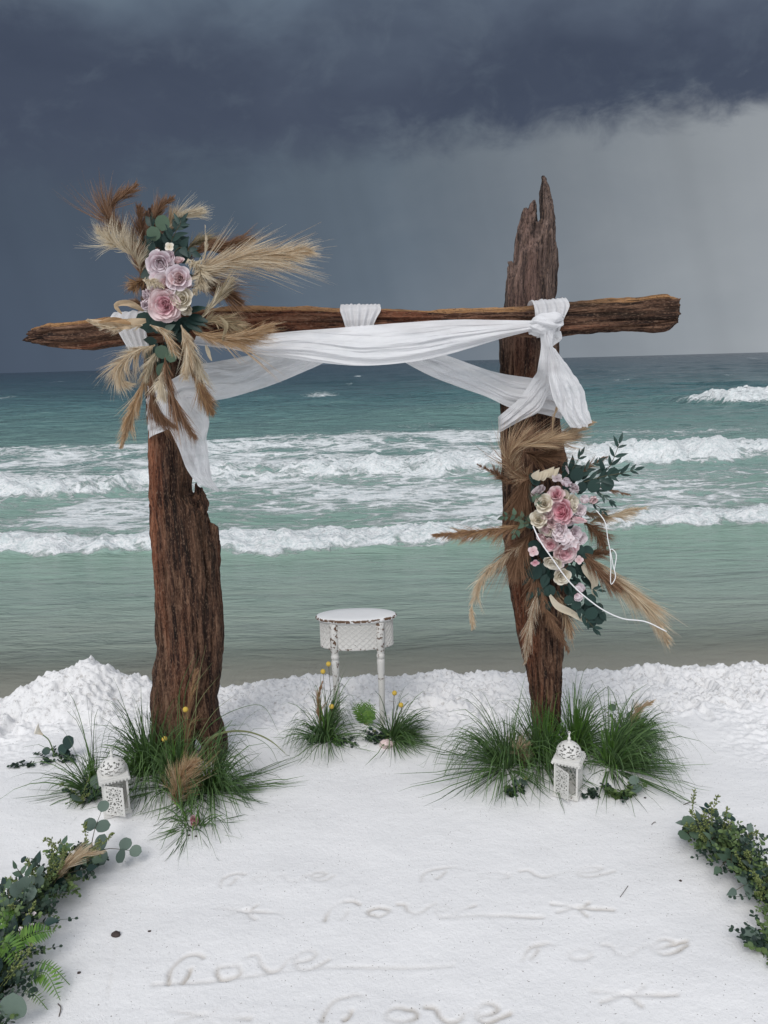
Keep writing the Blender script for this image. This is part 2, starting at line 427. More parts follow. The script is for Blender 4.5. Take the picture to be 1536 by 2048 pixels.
def star(x, y, w):
    return [[(x-w, y-w*0.10), (x-0.3*w, y), (x+w, y+w*0.08)], [(x-0.2*w, y), (x+0.15*w, y+w*0.28)], [(x-0.1*w, y-0.02*w), (x-0.8*w, y+w*0.16)], [(x, y), (x+0.2*w, y-w*0.16)]]
strokes = []
for q, d in [((335, 645, 1905, 1958, -14), 1.0), ((1040, 1352, 1880, 1916, -4), 0.9), ((650, 1015, 1994, 2044, 2), 0.95),
          ((655, 915, 1804, 1836, -2), 0.8), ((840, 1215, 1732, 1758, -4), 0.45), ((440, 660, 1745, 1768, -8), 0.45)]:
    strokes += [(s, d) for s in love(*q)]
for q, d in [((1270, 1988, 85), 0.9), ((1165, 1816, 62), 0.8), ((500, 1822, 66), 0.6), ((420, 2032, 80), 0.8)]:
    strokes += [(s, d) for s in star(*q)]
strokes += [([(305, 1971), (430, 1964), (560, 1945), (680, 1934), (800, 1934), (905, 1930)], 0.35),
            ([(880, 1838), (960, 1832), (1040, 1834), (1085, 1836)], 0.6), ([(925, 1820), (950, 1812)], 1.0),
            ([(215, 1995), (232, 1900), (240, 1850)], 0.25), ([(1340, 1893), (1372, 1888)], 1.0), ([(1340, 1676), (1400, 1684)], 0.3)]

def sand_h(x, y, fine=True):
    x = np.asarray(x, float); y = np.asarray(y, float)
    h = 0.012*pn(x*1.3+4, y*1.6, 1.0)+0.006*pn(x*4.1, y*4.6, 2.0)
    for bx, by, r, a in bumps: h = h+a*np.exp(-((x-bx)**2+(y-by)**2)/(r*r)*1.6)
    if fine:
        h = h+0.0012*fbm(x*16, y*20, 3.0, 3)
        rb = sstep(3.72, 4.05, y+0.16*pn(x*1.5, y*1.5, 8.0)-0.02*x)
        rb = np.maximum(rb, 0.75*sstep(1.6, 2.1, np.abs(x+0.1))*sstep(3.1, 3.6, y))
        lump = fbm(x*5.5, y*6.5, 5.0, 5, 0.55)
        h = h+rb*(0.020*lump+0.016*np.abs(fbm(x*13, y*15, 6.0, 3))+0.012*fbm(x*30, y*34, 2.0, 3, 0.6)-0.020*np.clip(1-4*np.abs(pn(x*17, y*24, 7.1)), 0, 1)*np.clip(0.2+2*pn(x*4, y*5, 3.7), 0, 1)-0.004)
        for fx, fy, r, a, d in foot:
            k = (np.abs(x-fx) < 4*r) & (np.abs(y-fy) < 4*r)
            if not k.any(): continue
            X = x[k]-fx; Y = y[k]-fy; ca, sa = math.cos(a), math.sin(a)
            q = np.sqrt(((X*ca+Y*sa)/(1.5*r))**2+((-X*sa+Y*ca)/(0.75*r))**2)
            h[k] += d*(-np.exp(-q**4)+0.55*np.exp(-((q-1.3)/0.3)**2))
    # the heap of dug sand behind the left post
    mx, my = MND.x, MND.y
    q = np.sqrt(((x-mx)/0.43)**2+((y-my)/0.44)**2)*(1+0.12*pn(x*4, y*4, 9.0))
    heap = np.clip(1-q, 0, 1)
    hp = 0.272*(heap**0.92)*(1-0.28*heap)
    if fine: hp = hp+sstep(0, 0.15, heap)*(0.012*fbm(x*7, y*7, 4.0, 5, 0.62)+0.006*np.abs(pn(x*24, y*24, 3.3))+0.009*fbm(x*45, y*45, 1.3, 2))
    h = h+hp
    # drop to the water behind the crest
    yc = crest_y(x)+0.04*pn(x*3.0, 0.5, 0.7)+0.02*pn(x*9.0, 0.5, 1.7)
    s = y-yc
    lip = 0.018*np.exp(-(s/0.10)**2)
    h = h+lip+(0.014*pn(x*11, 3.3, 0.2)+0.01*pn(x*26, 2.1, 0.2))*np.exp(-(s/0.16)**2)
    drop = -0.40*sstep(-0.02, 0.62, s)-0.10*np.clip(s-0.35, 0, None)
    drop = np.maximum(drop, -1.7)
    k = sstep(0.1, 0.5, s)
    return h*(1-0.85*k*(1-np.clip(heap*3, 0, 1)))+drop

def spaced(lo, a, b, hi, step, grow):
    mid = np.arange(a, b, step); L = [a]; s = step
    while L[-1] > lo: s *= grow; L.append(L[-1]-s)
    U = [mid[-1]]; s = step
    while U[-1] < hi: s *= grow; U.append(U[-1]+s)
    return np.concatenate([L[::-1][:-1], mid, U[1:]])
gx = spaced(-70, -2.35, 2.45, 70, 0.0075, 1.22)
gy = spaced(-60, 1.72, 4.80, 34, 0.0072, 1.16)
X, Y = np.meshgrid(gx, gy)
Z = sand_h(X.ravel(), Y.ravel()).reshape(X.shape)
damp = np.zeros_like(Z)
for s, dep in strokes:
    P = catmull([tuple(atZ(px, py))[:2] for px, py in s], max(6, len(s)*4))
    kx = np.where((gx > P[:, 0].min()-0.06) & (gx < P[:, 0].max()+0.06))[0]
    ky = np.where((gy > P[:, 1].min()-0.06) & (gy < P[:, 1].max()+0.06))[0]
    if len(kx) == 0 or len(ky) == 0: continue
    sl = np.s_[ky[0]:ky[-1]+1, kx[0]:kx[-1]+1]
    xx, yy = X[sl], Y[sl]; dm = np.full(xx.shape, 9.0)
    for a, c in zip(P[:-1], P[1:]):
        v = c-a; L2 = v@v+1e-9
        t = np.clip(((xx-a[0])*v[0]+(yy-a[1])*v[1])/L2, 0, 1)
        dm = np.minimum(dm, np.hypot(xx-a[0]-t*v[0], yy-a[1]-t*v[1]))
    dm = dm*(1+0.25*pn(xx*40, yy*40, 1.1))
    wob = 0.75+0.5*pn(xx*9, yy*9, 2.2)
    brk = np.clip(0.65+1.3*pn(xx*7+3, yy*7, 5.2), 0.15, 1.1)
    Z[sl] += 0.85*dep*wob*brk*(-0.0125*np.exp(-(dm/0.0066)**2)+0.0014*np.exp(-((dm-0.016)/0.008)**2))
    damp[sl] = np.maximum(damp[sl], dep*brk*np.exp(-(dm/0.0075)**2))
def sand_mat():
    mt, t, b = newmat('white_sand')
    co = objco(t)
    n1 = t.noise(co, 1.7, 4); n2 = t.noise(co, 420, 2, 0.6); n3 = t.noise(co, 70, 4, 0.65)
    c = t.mix(n1, (0.775, 0.770, 0.770), (0.83, 0.825, 0.82))
    c = t.mix(t.ss(n3, 0.56, 0.74, 0, 0.22), c, (0.62, 0.60, 0.575))
    c = t.mix(t.ss(n2, 0.64, 0.74, 0, 0.5), c, (0.42, 0.40, 0.38))
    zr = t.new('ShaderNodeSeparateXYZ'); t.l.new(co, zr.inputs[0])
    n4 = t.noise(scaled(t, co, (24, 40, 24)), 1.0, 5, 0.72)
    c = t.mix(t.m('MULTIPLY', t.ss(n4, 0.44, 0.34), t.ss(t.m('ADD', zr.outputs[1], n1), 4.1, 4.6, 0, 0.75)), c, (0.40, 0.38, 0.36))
    c = t.mix(t.m('MULTIPLY', attr(t, 'damp'), 0.8), c, (0.47, 0.43, 0.38))
    n5 = t.noise(co, 130, 1, 0.4)
    c = t.mix(t.ss(n5, 0.735, 0.775, 0, 0.75), c, (0.20, 0.18, 0.16))
    z = t.new('ShaderNodeSeparateXYZ'); t.l.new(co, z.inputs[0])
    wet = t.ss(t.m('ADD', z.outputs[2], t.m('MULTIPLY', n1, 0.05)), SEA_Z+0.22, SEA_Z+0.10)
    c = t.mix(wet, c, (0.44, 0.41, 0.345))
    t.l.new(c, b.inputs['Base Color'])
    t.put(b.inputs['Roughness'], t.m('SUBTRACT', 0.95, t.m('MULTIPLY', wet, 0.55)))
    b.inputs['Specular IOR Level'].default_value = 0.15
    h = t.m('ADD', t.m('MULTIPLY', n3, 0.8), t.m('MULTIPLY', n2, 0.35))
    h = t.m('ADD', h, t.m('MULTIPLY', t.m('MULTIPLY', n4, t.ss(t.m('ADD', zr.outputs[1], n1), 4.2, 4.6)), 3.2))
    bump(t, b, h, 0.8, 0.005)
    return mt
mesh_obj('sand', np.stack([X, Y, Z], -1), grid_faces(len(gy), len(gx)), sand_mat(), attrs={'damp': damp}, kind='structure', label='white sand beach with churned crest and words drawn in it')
def gz(x, y): return float(sand_h(np.array([x]), np.array([y]))[0])
def gp(px, py):
    p = atZ(px, py)
    for i in range(3): p = atZ(px, py, gz(p.x, p.y))
    return Vector((p.x, p.y, gz(p.x, p.y)))

# ------------------------------------------------------------------ sea
ys = [4.55]
while ys[-1] < 7000: ys.append(ys[-1]*1.0056 if ys[-1] < 60 else ys[-1]*1.02)
ys = np.array(ys); us = np.concatenate([np.linspace(-3.2, -1, 34)[:-1], np.linspace(-1, 1, 420), np.linspace(1, 3.2, 34)[1:]])
SY = np.repeat(ys[:, None], len(us), 1); SX = us[None, :]*(0.72*SY+2.0)
def seaP(L): return np.array([tuple(atZ(x, y, SEA_Z))[:2] for x, y in L])
def line_y(L, x):
    P = seaP(L); return np.interp(x, P[:, 0], P[:, 1])
SZ = np.zeros_like(SX); FO = np.zeros_like(SX)
# chop: grows with distance from the shore
amp = 0.010+0.05*sstep(6, 25, SY)+0.20*sstep(40, 300, SY)
wx = np.clip(9/SY, 0.01, 1.4); 
SZ += 0.008*fbm(SX*1.6, SY*4.5, 0.3, 4)*(1-sstep(30, 80, SY))
SZ += 0.075*sstep(7, 14, SY)*fbm(SX*0.55, SY*1.5, 1.3, 4)*(1-sstep(90, 200, SY))
SZ += 0.30*sstep(18, 45, SY)*fbm(SX*0.10, SY*0.33, 2.3, 4)*(1-sstep(700, 1500, SY))
def noise_line(x, sc, a, s): return a*fbm(x*sc, s*3.7, s, 3)
def breaker(px, h, wf, wb, foam, f_front, f_back, seed, lump=0.07):
    """px: crest-front line as (x, y, strength) in the photograph"""
    global SZ, FO
    P = seaP([(q[0], q[1]) for q in px]); st = np.array([q[2] for q in px])
    yc = np.interp(SX, P[:, 0], P[:, 1])+noise_line(SX, 0.8, 0.22*wb, seed)+noise_line(SX, 2.6, 0.09*wb, seed+4)
    a = np.interp(SX, P[:, 0], st)*(1+0.35*pn(SX*1.1, seed, 0.5))
    s = SY-yc
    prof = np.where(s < 0, np.exp(-(s/wf)**2), np.exp(-(s/wb)**2))
    SZ += h*a*prof
    f = np.where(s < 0, sstep(-f_front, -f_front*0.25, s), 1-sstep(f_back*0.25, f_back, s))
    ff = foam*a*f
    SZ += np.clip(ff, 0, 1)*lump*(fbm(SX*2.6, SY*3.2, seed, 4, 0.6)*0.9+0.6*np.abs(fbm(SX*6, SY*7, seed+2, 3)))*np.exp(-(np.clip(s, -9, 9)/(wb*1.6))**2)
    FO = np.maximum(FO, ff)
# first line of foam running up, px of its shoreward foot
breaker([(-400, 1105, 1), (0, 1098, 1), (140, 1102, 0.95), (300, 1092, 0.95), (480, 1100, 1), (620, 1098, 1.0), (740, 1090, 0.95), (860, 1078, 0.8),
         (1000, 1062, 0.75), (1130, 1052, 0.7), (1260, 1050, 0.85), (1400, 1046, 0.8), (1536, 1038, 0.9), (2000, 1030, 0.9)], 0.13, 0.24, 0.8, 1.05, 0.50, 1.3, 1.0, 0.10)
# second, taller breaker
breaker([(-400, 1000, 1), (0, 996, 0.95), (160, 990, 0.9), (300, 975, 0.9), (430, 955, 0.8), (560, 950, 0.85), (700, 948, 0.9), (860, 944, 0.95),
         (1000, 940, 1.0), (1140, 930, 1.1), (1260, 926, 1.25), (1400, 922, 1.3), (1500, 912, 1.0), (1620, 905, 0.7), (2200, 905, 0.8)], 0.30, 0.45, 1.6, 0.95, 0.95, 2.6, 2.0, 0.14)
# third, mostly unbroken; whitening at the far right
breaker([(-600, 905, 0.5), (0, 915, 0.6), (200, 908, 0.5), (420, 900, 0.5), (560, 893, 0.55), (700, 890, 0.5), (900, 880, 0.35), (1100, 872, 0.15), (1536, 868, 0.25), (2200, 866, 0.4)],
        0.20, 0.6, 2.2, 0.9, 0.6, 2.2, 3.0, 0.08)
breaker([(-800, 850, 0), (700, 835, 0.25), (900, 828, 0.65), (1060, 824, 0.6), (1300, 826, 0.1), (2400, 826, 0)], 0.45, 1.2, 3.0, 0.28, 0.6, 1.0, 4.0, 0.05)
breaker([(900, 803, 0), (1340, 803, 0.0), (1400, 806, 0.75), (1450, 806, 1.1), (1536, 801, 1.0), (1800, 798, 0.7), (2600, 798, 0)], 0.55, 1.3, 5.0, 1.0, 2.2, 2.2, 5.0, 0.22)
# lacy foam left behind between the lines
P1 = line_y([(-400, 1090), (0, 1085), (480, 1085), (860, 1065), (1130, 1045), (1536, 1030), (2000, 1020)], SX)
P2 = line_y([(-400, 905), (0, 900), (430, 880), (700, 868), (1000, 860), (1300, 862), (1536, 860), (2200, 860)], SX)
between = sstep(P1-0.1, P1+0.8, SY)*(1-sstep(P2-1.0, P2+2.5, SY))
pat = 0.58+0.42*fbm(SX*0.40+2, SY*0.62, 7.7, 4)
side = 1-0.40*sstep(2.0, 9.0, SX)
FO = np.maximum(FO, between*np.clip(pat, 0.20, 0.78)*side)
thin = sstep(7.2, 9.0, SY)*(1-sstep(26, 44, SY))
FO = np.maximum(FO, thin*np.clip(0.10+0.30*fbm(SX*0.25, SY*0.5, 3.9, 3), 0, 0.34))
for (px, py, wpx, a) in [(640, 790, 40, 0.62), (1250, 760, 16, 0.9), (1215, 742, 20, 0.5), (715, 752, 9, 0.7), (20, 798, 26, 0.55), (1500, 717, 14, 0.6), (1290, 716, 10, 0.5),
                         (120, 765, 12, 0.5), (580, 745, 12, 0.5), (1010, 752, 12, 0.5), (300, 757, 10, 0.5), (1440, 752, 12, 0.6), (700, 770, 9, .5), (90, 795, 14, .5)]:
    p = atZ(px, py, SEA_Z); sc = (p-CAM).length/FPX
    FO = np.maximum(FO, a*np.exp(-((SX-p.x)/(wpx*sc))**2-((SY-p.y)/(wpx*sc*0.9+0.03*p.y))**2))
    SZ += 0.10*np.exp(-((SX-p.x)/(wpx*sc*1.5))**2-((SY-p.y)/(0.9+0.02*p.y))**2)
SZ += SEA_Z
shore = sstep(0.0, 1.0, (SEA_Z-sand_h(SX.ravel(), np.clip(SY.ravel(), 0, 30), False).reshape(SX.shape))/0.22)
shore = np.where(SY > 12, 1.0, shore)
def sea_mat():
    mt, t, b = newmat('sea_water')
    co = objco(t)
    s = t.new('ShaderNodeSeparateXYZ'); t.l.new(co, s.inputs[0])
    ly = t.m('LOGARITHM', t.m('MAXIMUM', s.outputs[1], 1.0), 10.0)
    nb = t.noise(scaled(t, co, (0.10, 0.35, 1)), 1.0, 4, 0.6)
    nm = t.noise(scaled(t, co, (0.9, 3.0, 1)), 1.0, 4, 0.6)
    lyn = t.m('ADD', ly, t.m('ADD', t.m('MULTIPLY', t.m('SUBTRACT', nb, 0.5), 0.22), t.m('MULTIPLY', t.m('SUBTRACT', nm, 0.5), 0.07)))
    # depth colours: sand-stained shallows, green bar, teal, deep blue
    base = t.ramp(t.m('DIVIDE', t.m('SUBTRACT', lyn, 0.6), 2.4), [
        (0.02, (0.360, 0.350, 0.280)), (0.06, (0.270, 0.295, 0.250)), (0.12, (0.240, 0.318, 0.270)), (0.17, (0.240, 0.360, 0.290)),
        (0.26, (0.195, 0.305, 0.268)), (0.36, (0.128, 0.224, 0.208)), (0.46, (0.072, 0.152, 0.160)), (0.58, (0.036, 0.082, 0.100)),
        (0.72, (0.022, 0.055, 0.075)), (1.0, (0.012, 0.030, 0.046))])
    F = attr(t, 'foam')
    v = t.new('ShaderNodeTexVoronoi', feature='DISTANCE_TO_EDGE'); v.inputs['Scale'].default_value = 1.0
    wob = t.new('ShaderNodeTexNoise'); t.l.new(scaled(t, co, (1.2, 2.4, 1.2)), wob.inputs['Vector']); wob.inputs['Scale'].default_value = 1.0; wob.inputs['Detail'].default_value = 3
    add = t.new('ShaderNodeVectorMath', operation='MULTIPLY_ADD'); t.l.new(wob.outputs['Color'], add.inputs[0]); add.inputs[1].default_value = (1.6, 1.6, 0)
    t.l.new(scaled(t, co, (1.5, 3.4, 0)), add.inputs[2]); t.l.new(add.outputs[0], v.inputs['Vector'])
    lace = t.ss(v.outputs['Distance'], 0.22, 0.0)
    f1 = t.noise(scaled(t, co, (3.0, 7.5, 3)), 1.0, 6, 0.68, 0.8)
    f2 = t.noise(scaled(t, co, (16, 24, 16)), 1.0, 4, 0.7)
    val = t.m('ADD', F, t.m('ADD', t.m('MULTIPLY', t.m('SUBTRACT', f1, 0.5), 1.15), t.m('ADD', t.m('MULTIPLY', t.m('SUBTRACT', lace, 0.35), 0.28), t.m('MULTIPLY', t.m('SUBTRACT', f2, 0.5), 0.55))))
    fm = t.ss(val, 0.42, 0.78)
    fm = t.m('MULTIPLY', fm, t.ss(F, 0.03, 0.20))
    white = t.mix(t.ss(t.m('ADD', t.m('MULTIPLY', f2, 0.6), t.m('MULTIPLY', f1, 0.4)), 0.38, 0.60), (0.64, 0.71, 0.71), (0.92, 0.93, 0.93))
    milky = t.mix(t.m('MULTIPLY', t.ss(F, 0.15, 0.9), 0.45), base, (0.34, 0.46, 0.44))
    c = t.mix(fm, milky, white)
    t.l.new(c, b.inputs['Base Color'])
    t.put(b.inputs['Roughness'], t.m('ADD', 0.16, t.m('MULTIPLY', fm, 0.7)))
    b.inputs['IOR'].default_value = 1.33
    t.put(b.inputs['Alpha'], t.m('MAXIMUM', fm, t.ss(attr(t, 'shore'), 0.0, 1.0, 0.25, 1.0)))
    r1 = t.noise(scaled(t, co, (3.0, 10.0, 3)), 1.0, 5, 0.62, 0.5)
    r2 = t.noise(scaled(t, co, (0.7, 2.6, 1)), 1.0, 4, 0.6, 0.4)
    r3 = t.noise(scaled(t, co, (0.10, 0.55, 1)), 1.0, 5, 0.65, 0.3)
    far = t.ss(ly, 1.1, 1.9)
    h = t.m('ADD', t.m('MULTIPLY', r1, 0.050), t.m('ADD', t.m('MULTIPLY', r2, 0.14), t.m('MULTIPLY', t.m('MULTIPLY', r3, far), 1.3)))
    h = t.m('ADD', h, t.m('MULTIPLY', t.m('MULTIPLY', fm, f2), 0.06))
    bump(t, b, h, 1.0, 1.0)
    return mt
mesh_obj('sea', np.stack([SX, SY, SZ], -1), grid_faces(len(ys), len(us)), sea_mat(), attrs={'foam': FO, 'shore': shore}, kind='structure', label='green sea with breaking white surf under the storm')

# ------------------------------------------------------------------ driftwood arch
YL, YR, YB = 3.53, 3.58, 3.335          # depth of left post, right post, beam
def limb(rows, axis, half_depth, seg=150, step=0.009, jag0=0.0, jag1=0.0, seed=0.0, rough=1.0, expo=2.6, Yc=3.5, yoff=0.0, chamfer=False):
    """rows: list of silhouettes. axis 2: (py, xl, xr); axis 0: (px, ytop, ybot); traced at depth Yc."""
    A = []
    for r in rows:
        if axis == 2:
            a = atY(r[1], r[0], Yc); c = atY(r[2], r[0], Yc)
        else:
            a = atY(r[0], r[2], Yc); c = atY(r[0], r[1], Yc)
        mid = (a+c)/2; A.append((mid.x, mid.z, (c-a).length/2))
    A = np.array(A); o = np.argsort(A[:, 1] if axis == 2 else A[:, 0]); A = A[o]
    L = A[:, 1] if axis == 2 else A[:, 0]
    n = max(8, int((L[-1]-L[0])/step)); S = np.linspace(L[0], L[-1], n)
    ctr = np.interp(S, L, A[:, 0] if axis == 2 else A[:, 1]); hw = np.interp(S, L, A[:, 2])
    th = np.arange(seg)/seg*2*np.pi
    cs, sn = np.cos(th), np.sin(th)
    e = 2/expo
    ex = np.sign(cs)*np.abs(cs)**e; ey = np.sign(sn)*np.abs(sn)**e
    hd = np.minimum(half_depth, hw*1.25+0.012)*(1+0.10*pn(S*2.2, seed, 0.3))
    if axis == 2: hd = hd*(0.45+0.55*sstep(0, 0.16, S[-1]-S))
    SS = np.repeat(S[:, None], seg, 1); E = np.repeat(ex[None], n, 0); G = np.repeat(ey[None], n, 0)
    a = hw[:, None]*E; d = hd[:, None]*G
    g = fbm(a*26+seed, d*26, SS*1.6+seed, 4, 0.6)
    crack = np.clip(np.abs(pn(a*15+9, d*15+seed, SS*0.9+seed*2))*3.0, 0, 1)
    lump = pn(a*5, d*5+seed, SS*3.0)
    pit = fbm(a*30+3, d*30, SS*9+seed, 3)
    fine = fbm(a*75+seed, d*75, SS*6.0+seed, 3, 0.6)
    crack2 = np.clip(np.abs(pn(a*38+2, d*38+seed, SS*2.4+seed*3))*2.6, 0, 1)
    disp = rough*(0.0085*g+0.008*lump-0.016*(1-crack)**3-0.009*(1-crack2)**3+0.005*pit+0.0050*fine)
    if axis == 2: disp = np.maximum(disp, -0.6*hw[:, None])
    a = a+disp*cs[None]; d = d+disp*sn[None]
    # splintered ends
    P0 = np.exp(-(S-S[0])/0.05)[:, None]; P1 = np.exp(-(S[-1]-S)/0.05)[:, None]
    SS = SS-jag0*P0*(fbm(a*22, d*22, seed, 3)+0.2)+jag1*P1*(fbm(a*24, d*24, seed+3, 3)-0.1)
    if axis == 2:
        V = np.stack([ctr[:, None]+a, Yc+yoff+d, SS], -1)
    else:
        V = np.stack([SS, Yc+yoff+d, ctr[:, None]+a], -1)
    F = [tuple(f) for f in grid_faces(n, seg, True)]
    V = V.reshape(-1, 3); k = len(V)
    e0, e1 = V[:seg].mean(0), V[-seg:].mean(0)
    if axis == 2: e1[2] -= 0.012; 
    else: e0[0] += 0.02; e1[0] -= 0.02
    V = np.vstack([V, e0, e1])
    F += [(k, (j+1) % seg, j) for j in range(seg)]+[(k+1, k-seg+j, k-seg+(j+1) % seg) for j in range(seg)]
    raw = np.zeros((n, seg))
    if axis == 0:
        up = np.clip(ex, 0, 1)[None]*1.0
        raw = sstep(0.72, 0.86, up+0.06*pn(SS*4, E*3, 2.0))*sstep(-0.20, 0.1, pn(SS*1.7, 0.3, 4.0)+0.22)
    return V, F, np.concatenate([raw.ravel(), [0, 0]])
arch = empty('driftwood_arch', (0, YL, 0), 'weathered brown driftwood arch of two posts and a crossbeam on the sand', 'wedding arch')
def post(parts, Yc, label, grey_top):
    VV = []; FF = []; RW = []; k = 0
    for kw in parts:
        V, F, rw = limb(axis=2, Yc=Yc, **kw)
        VV.append(V); FF += [tuple(i+k for i in f) for f in F]; RW.append(rw); k += len(V)
    V = np.concatenate(VV); grey = np.zeros(len(V))
    if grey_top: grey = 0.6*sstep(1.75, 2.25, V[:, 2]+0.1*pn(V[:, 0]*8, V[:, 1]*8, V[:, 2]*1.5))
    return mesh_obj('post', V, FF, M_wood_v, arch, attrs={'raw': np.concatenate(RW), 'grey': grey}, label=label)
post([dict(rows=[(418, 290, 308), (470, 288, 330), (560, 288, 372), (700, 292, 385), (800, 298, 390), (870, 301, 388), (930, 302, 384), (985, 303, 380), (1010, 304, 400),
                 (1060, 307, 414), (1130, 310, 420), (1220, 314, 425), (1290, 316, 425), (1340, 308, 424), (1380, 304, 415), (1440, 305, 398), (1490, 304, 388), (1600, 302, 388)], half_depth=0.115, jag1=0.05, seed=1.0),
      dict(rows=[(972, 390, 405), (990, 384, 409), (1010, 370, 413), (1045, 350, 416), (1100, 340, 424), (1200, 330, 434), (1290, 330, 437), (1370, 340, 430), (1430, 370, 432), (1480, 402, 452), (1535, 400, 459), (1610, 402, 456)], half_depth=0.095, seg=80, jag1=0.03, seed=4.0, yoff=0.01),
      dict(rows=[(1046, 413, 429), (1054, 405, 432), (1090, 395, 436), (1150, 390, 440), (1290, 385, 445), (1350, 388, 441), (1400, 385, 431), (1440, 395, 438), (1500, 410, 455)], half_depth=0.075, seg=64, jag1=0.012, seed=6.0, yoff=0.02)],
     YL, 'thick post with a stepped broken right edge and a split foot', False)
post([dict(rows=[(446, 1036, 1100), (462, 1033, 1105), (500, 1030, 1109), (525, 1029, 1110), (560, 1016, 1111), (610, 1012, 1112), (680, 1000, 1117), (740, 998, 1118), (800, 1000, 1118), (870, 1002, 1119),
                 (950, 1005, 1138), (1050, 1006, 1135), (1150, 1012, 1130), (1230, 1028, 1126), (1300, 1042, 1122), (1370, 1056, 1118), (1440, 1062, 1116), (1500, 1064, 1114), (1560, 1066, 1112)], half_depth=0.105, jag1=0.03, seed=11.0),
      dict(rows=[(353, 1083, 1087), (362, 1080, 1093), (385, 1078, 1101), (410, 1079, 1105), (440, 1080, 1108), (470, 1072, 1110), (540, 1064, 1111), (610, 1070, 1108)], half_depth=0.095, seg=60, jag1=0.01, seed=13.0, step=0.006, yoff=-0.01),
      dict(rows=[(402, 1066, 1072), (412, 1058, 1075), (440, 1046, 1077), (470, 1042, 1080), (540, 1040, 1080), (610, 1050, 1075)], half_depth=0.095, seg=60, jag1=0.02, seed=15.0, step=0.006, yoff=0.015),
      dict(rows=[(418, 1046, 1056), (432, 1043, 1062), (470, 1034, 1064), (540, 1030, 1066), (600, 1034, 1060)], half_depth=0.08, seg=48, jag1=0.012, seed=16.0, step=0.006, yoff=-0.015),
      dict(rows=[(524, 1018, 1026), (534, 1016, 1034), (580, 1014, 1050), (660, 1010, 1060)], half_depth=0.055, seg=48, jag1=0.01, seed=17.0, step=0.007)],
     YR, 'tall post with a splintered grey top tapering to a narrow foot', True)
bm_rows = [(56, 674, 681), (70, 656, 686), (100, 649, 694), (130, 646, 699), (180, 640, 699), (240, 634, 690), (330, 626, 682), (440, 617, 676), (540, 612, 668), (640, 615, 664), (760, 618, 664), (860, 622, 666),
           (950, 620, 668), (1060, 613, 672), (1140, 605, 671), (1180, 603, 668), (1240, 598, 666), (1300, 590, 664), (1326, 589, 662), (1340, 592, 657), (1350, 597, 650)]
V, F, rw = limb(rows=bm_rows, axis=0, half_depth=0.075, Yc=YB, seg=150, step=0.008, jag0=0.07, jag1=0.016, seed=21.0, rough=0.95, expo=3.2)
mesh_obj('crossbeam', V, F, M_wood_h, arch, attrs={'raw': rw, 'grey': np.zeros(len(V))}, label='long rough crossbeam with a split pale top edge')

# ------------------------------------------------------------------ white fabric
drape = empty('fabric_drape', atY(715, 640, YB-0.09), 'white gauze fabric swagged and knotted along the driftwood crossbeam', 'drape')
def ribbon(name, up, lo, folds=5, amp=0.012, bulge=0.0, n=220, mm=110, seed=0.0, ragged=0.0, ends=(1, 1)):
    """up, lo: rails of (px, py, Y)."""
    U = catmull([tuple(atY(*q)) for q in up], n); Lw = catmull([tuple(atY(*q)) for q in lo], n)
    u = np.linspace(0, 1, n)[:, None]; v = np.linspace(0, 1, mm)[None]
    vv = v+0.03*pn(u*3, v*4, seed)*np.sin(np.pi*v)
    P = U[:, None]*(1-vv[..., None])+Lw[:, None]*vv[..., None]
    ph = 0.9*fbm(u*2.2+0*v, seed+0*v, 0.4, 2)
    w = 0.55*np.sin(2*np.pi*(folds*v+ph))+0.15*np.sin(2*np.pi*(folds*2.3*v+1.7*ph+seed))+1.5*fbm(v*folds*1.25+0.8*ph, u*2.2, seed+5, 4, 0.5)+0.25*fbm(v*folds*4.5, u*7, seed+8, 3, 0.6)
    width = np.linalg.norm(U-Lw, axis=1)[:, None]
    d = -amp*w*np.clip(0.35+width/0.15, 0, 1.2)*(0.35+0.65*np.sin(np.pi*np.clip(v, 0, 1))**0.6)-bulge*np.sin(np.pi*v)
    P[..., 1] += d
    P[..., 2] += 0.25*d
    P[..., 2] += ragged*fbm(u*9, seed, 0.2, 3)*(v**8)
    return mesh_obj(name, P, grid_faces(n, mm), M_cloth, drape)
Yf = YB-0.095
ribbon('front_swag', [(392, 672, Yf+0.01), (450, 676, Yf-0.01), (515, 670, Yf-0.03), (590, 662, Yf-0.05), (700, 654, Yf-0.05), (800, 646, Yf-0.05), (930, 639, Yf-0.03), (1000, 640, Yf-0.02), (1072, 641, Yf-0.02)],
       [(392, 690, Yf-0.01), (453, 697, Yf-0.02), (523, 709, Yf-0.05), (593, 718, Yf-0.08), (651, 726, Yf-0.10), (710, 731, Yf-0.11), (798, 727, Yf-0.10), (857, 718, Yf-0.08), (944, 695, Yf-0.05), (1003, 677, Yf-0.03), (1070, 660, Yf-0.02)],
       folds=3.3, amp=0.0085, bulge=0.03, seed=1.0)
ribbon('rear_swag', [(392, 730, YL-0.15), (417, 726, YL-0.15), (505, 709, YL-0.16), (600, 690, YB-0.08), (690, 660, YB-0.095), (706, 650, YB-0.095)],
       [(398, 806, YL-0.15), (422, 803, YL-0.16), (476, 791, YL-0.17), (534, 773, YL-0.17), (593, 750, YB-0.10), (650, 724, YB-0.105), (726, 668, YB-0.10)], folds=2.6, amp=0.009, bulge=0.02, seed=2.0)
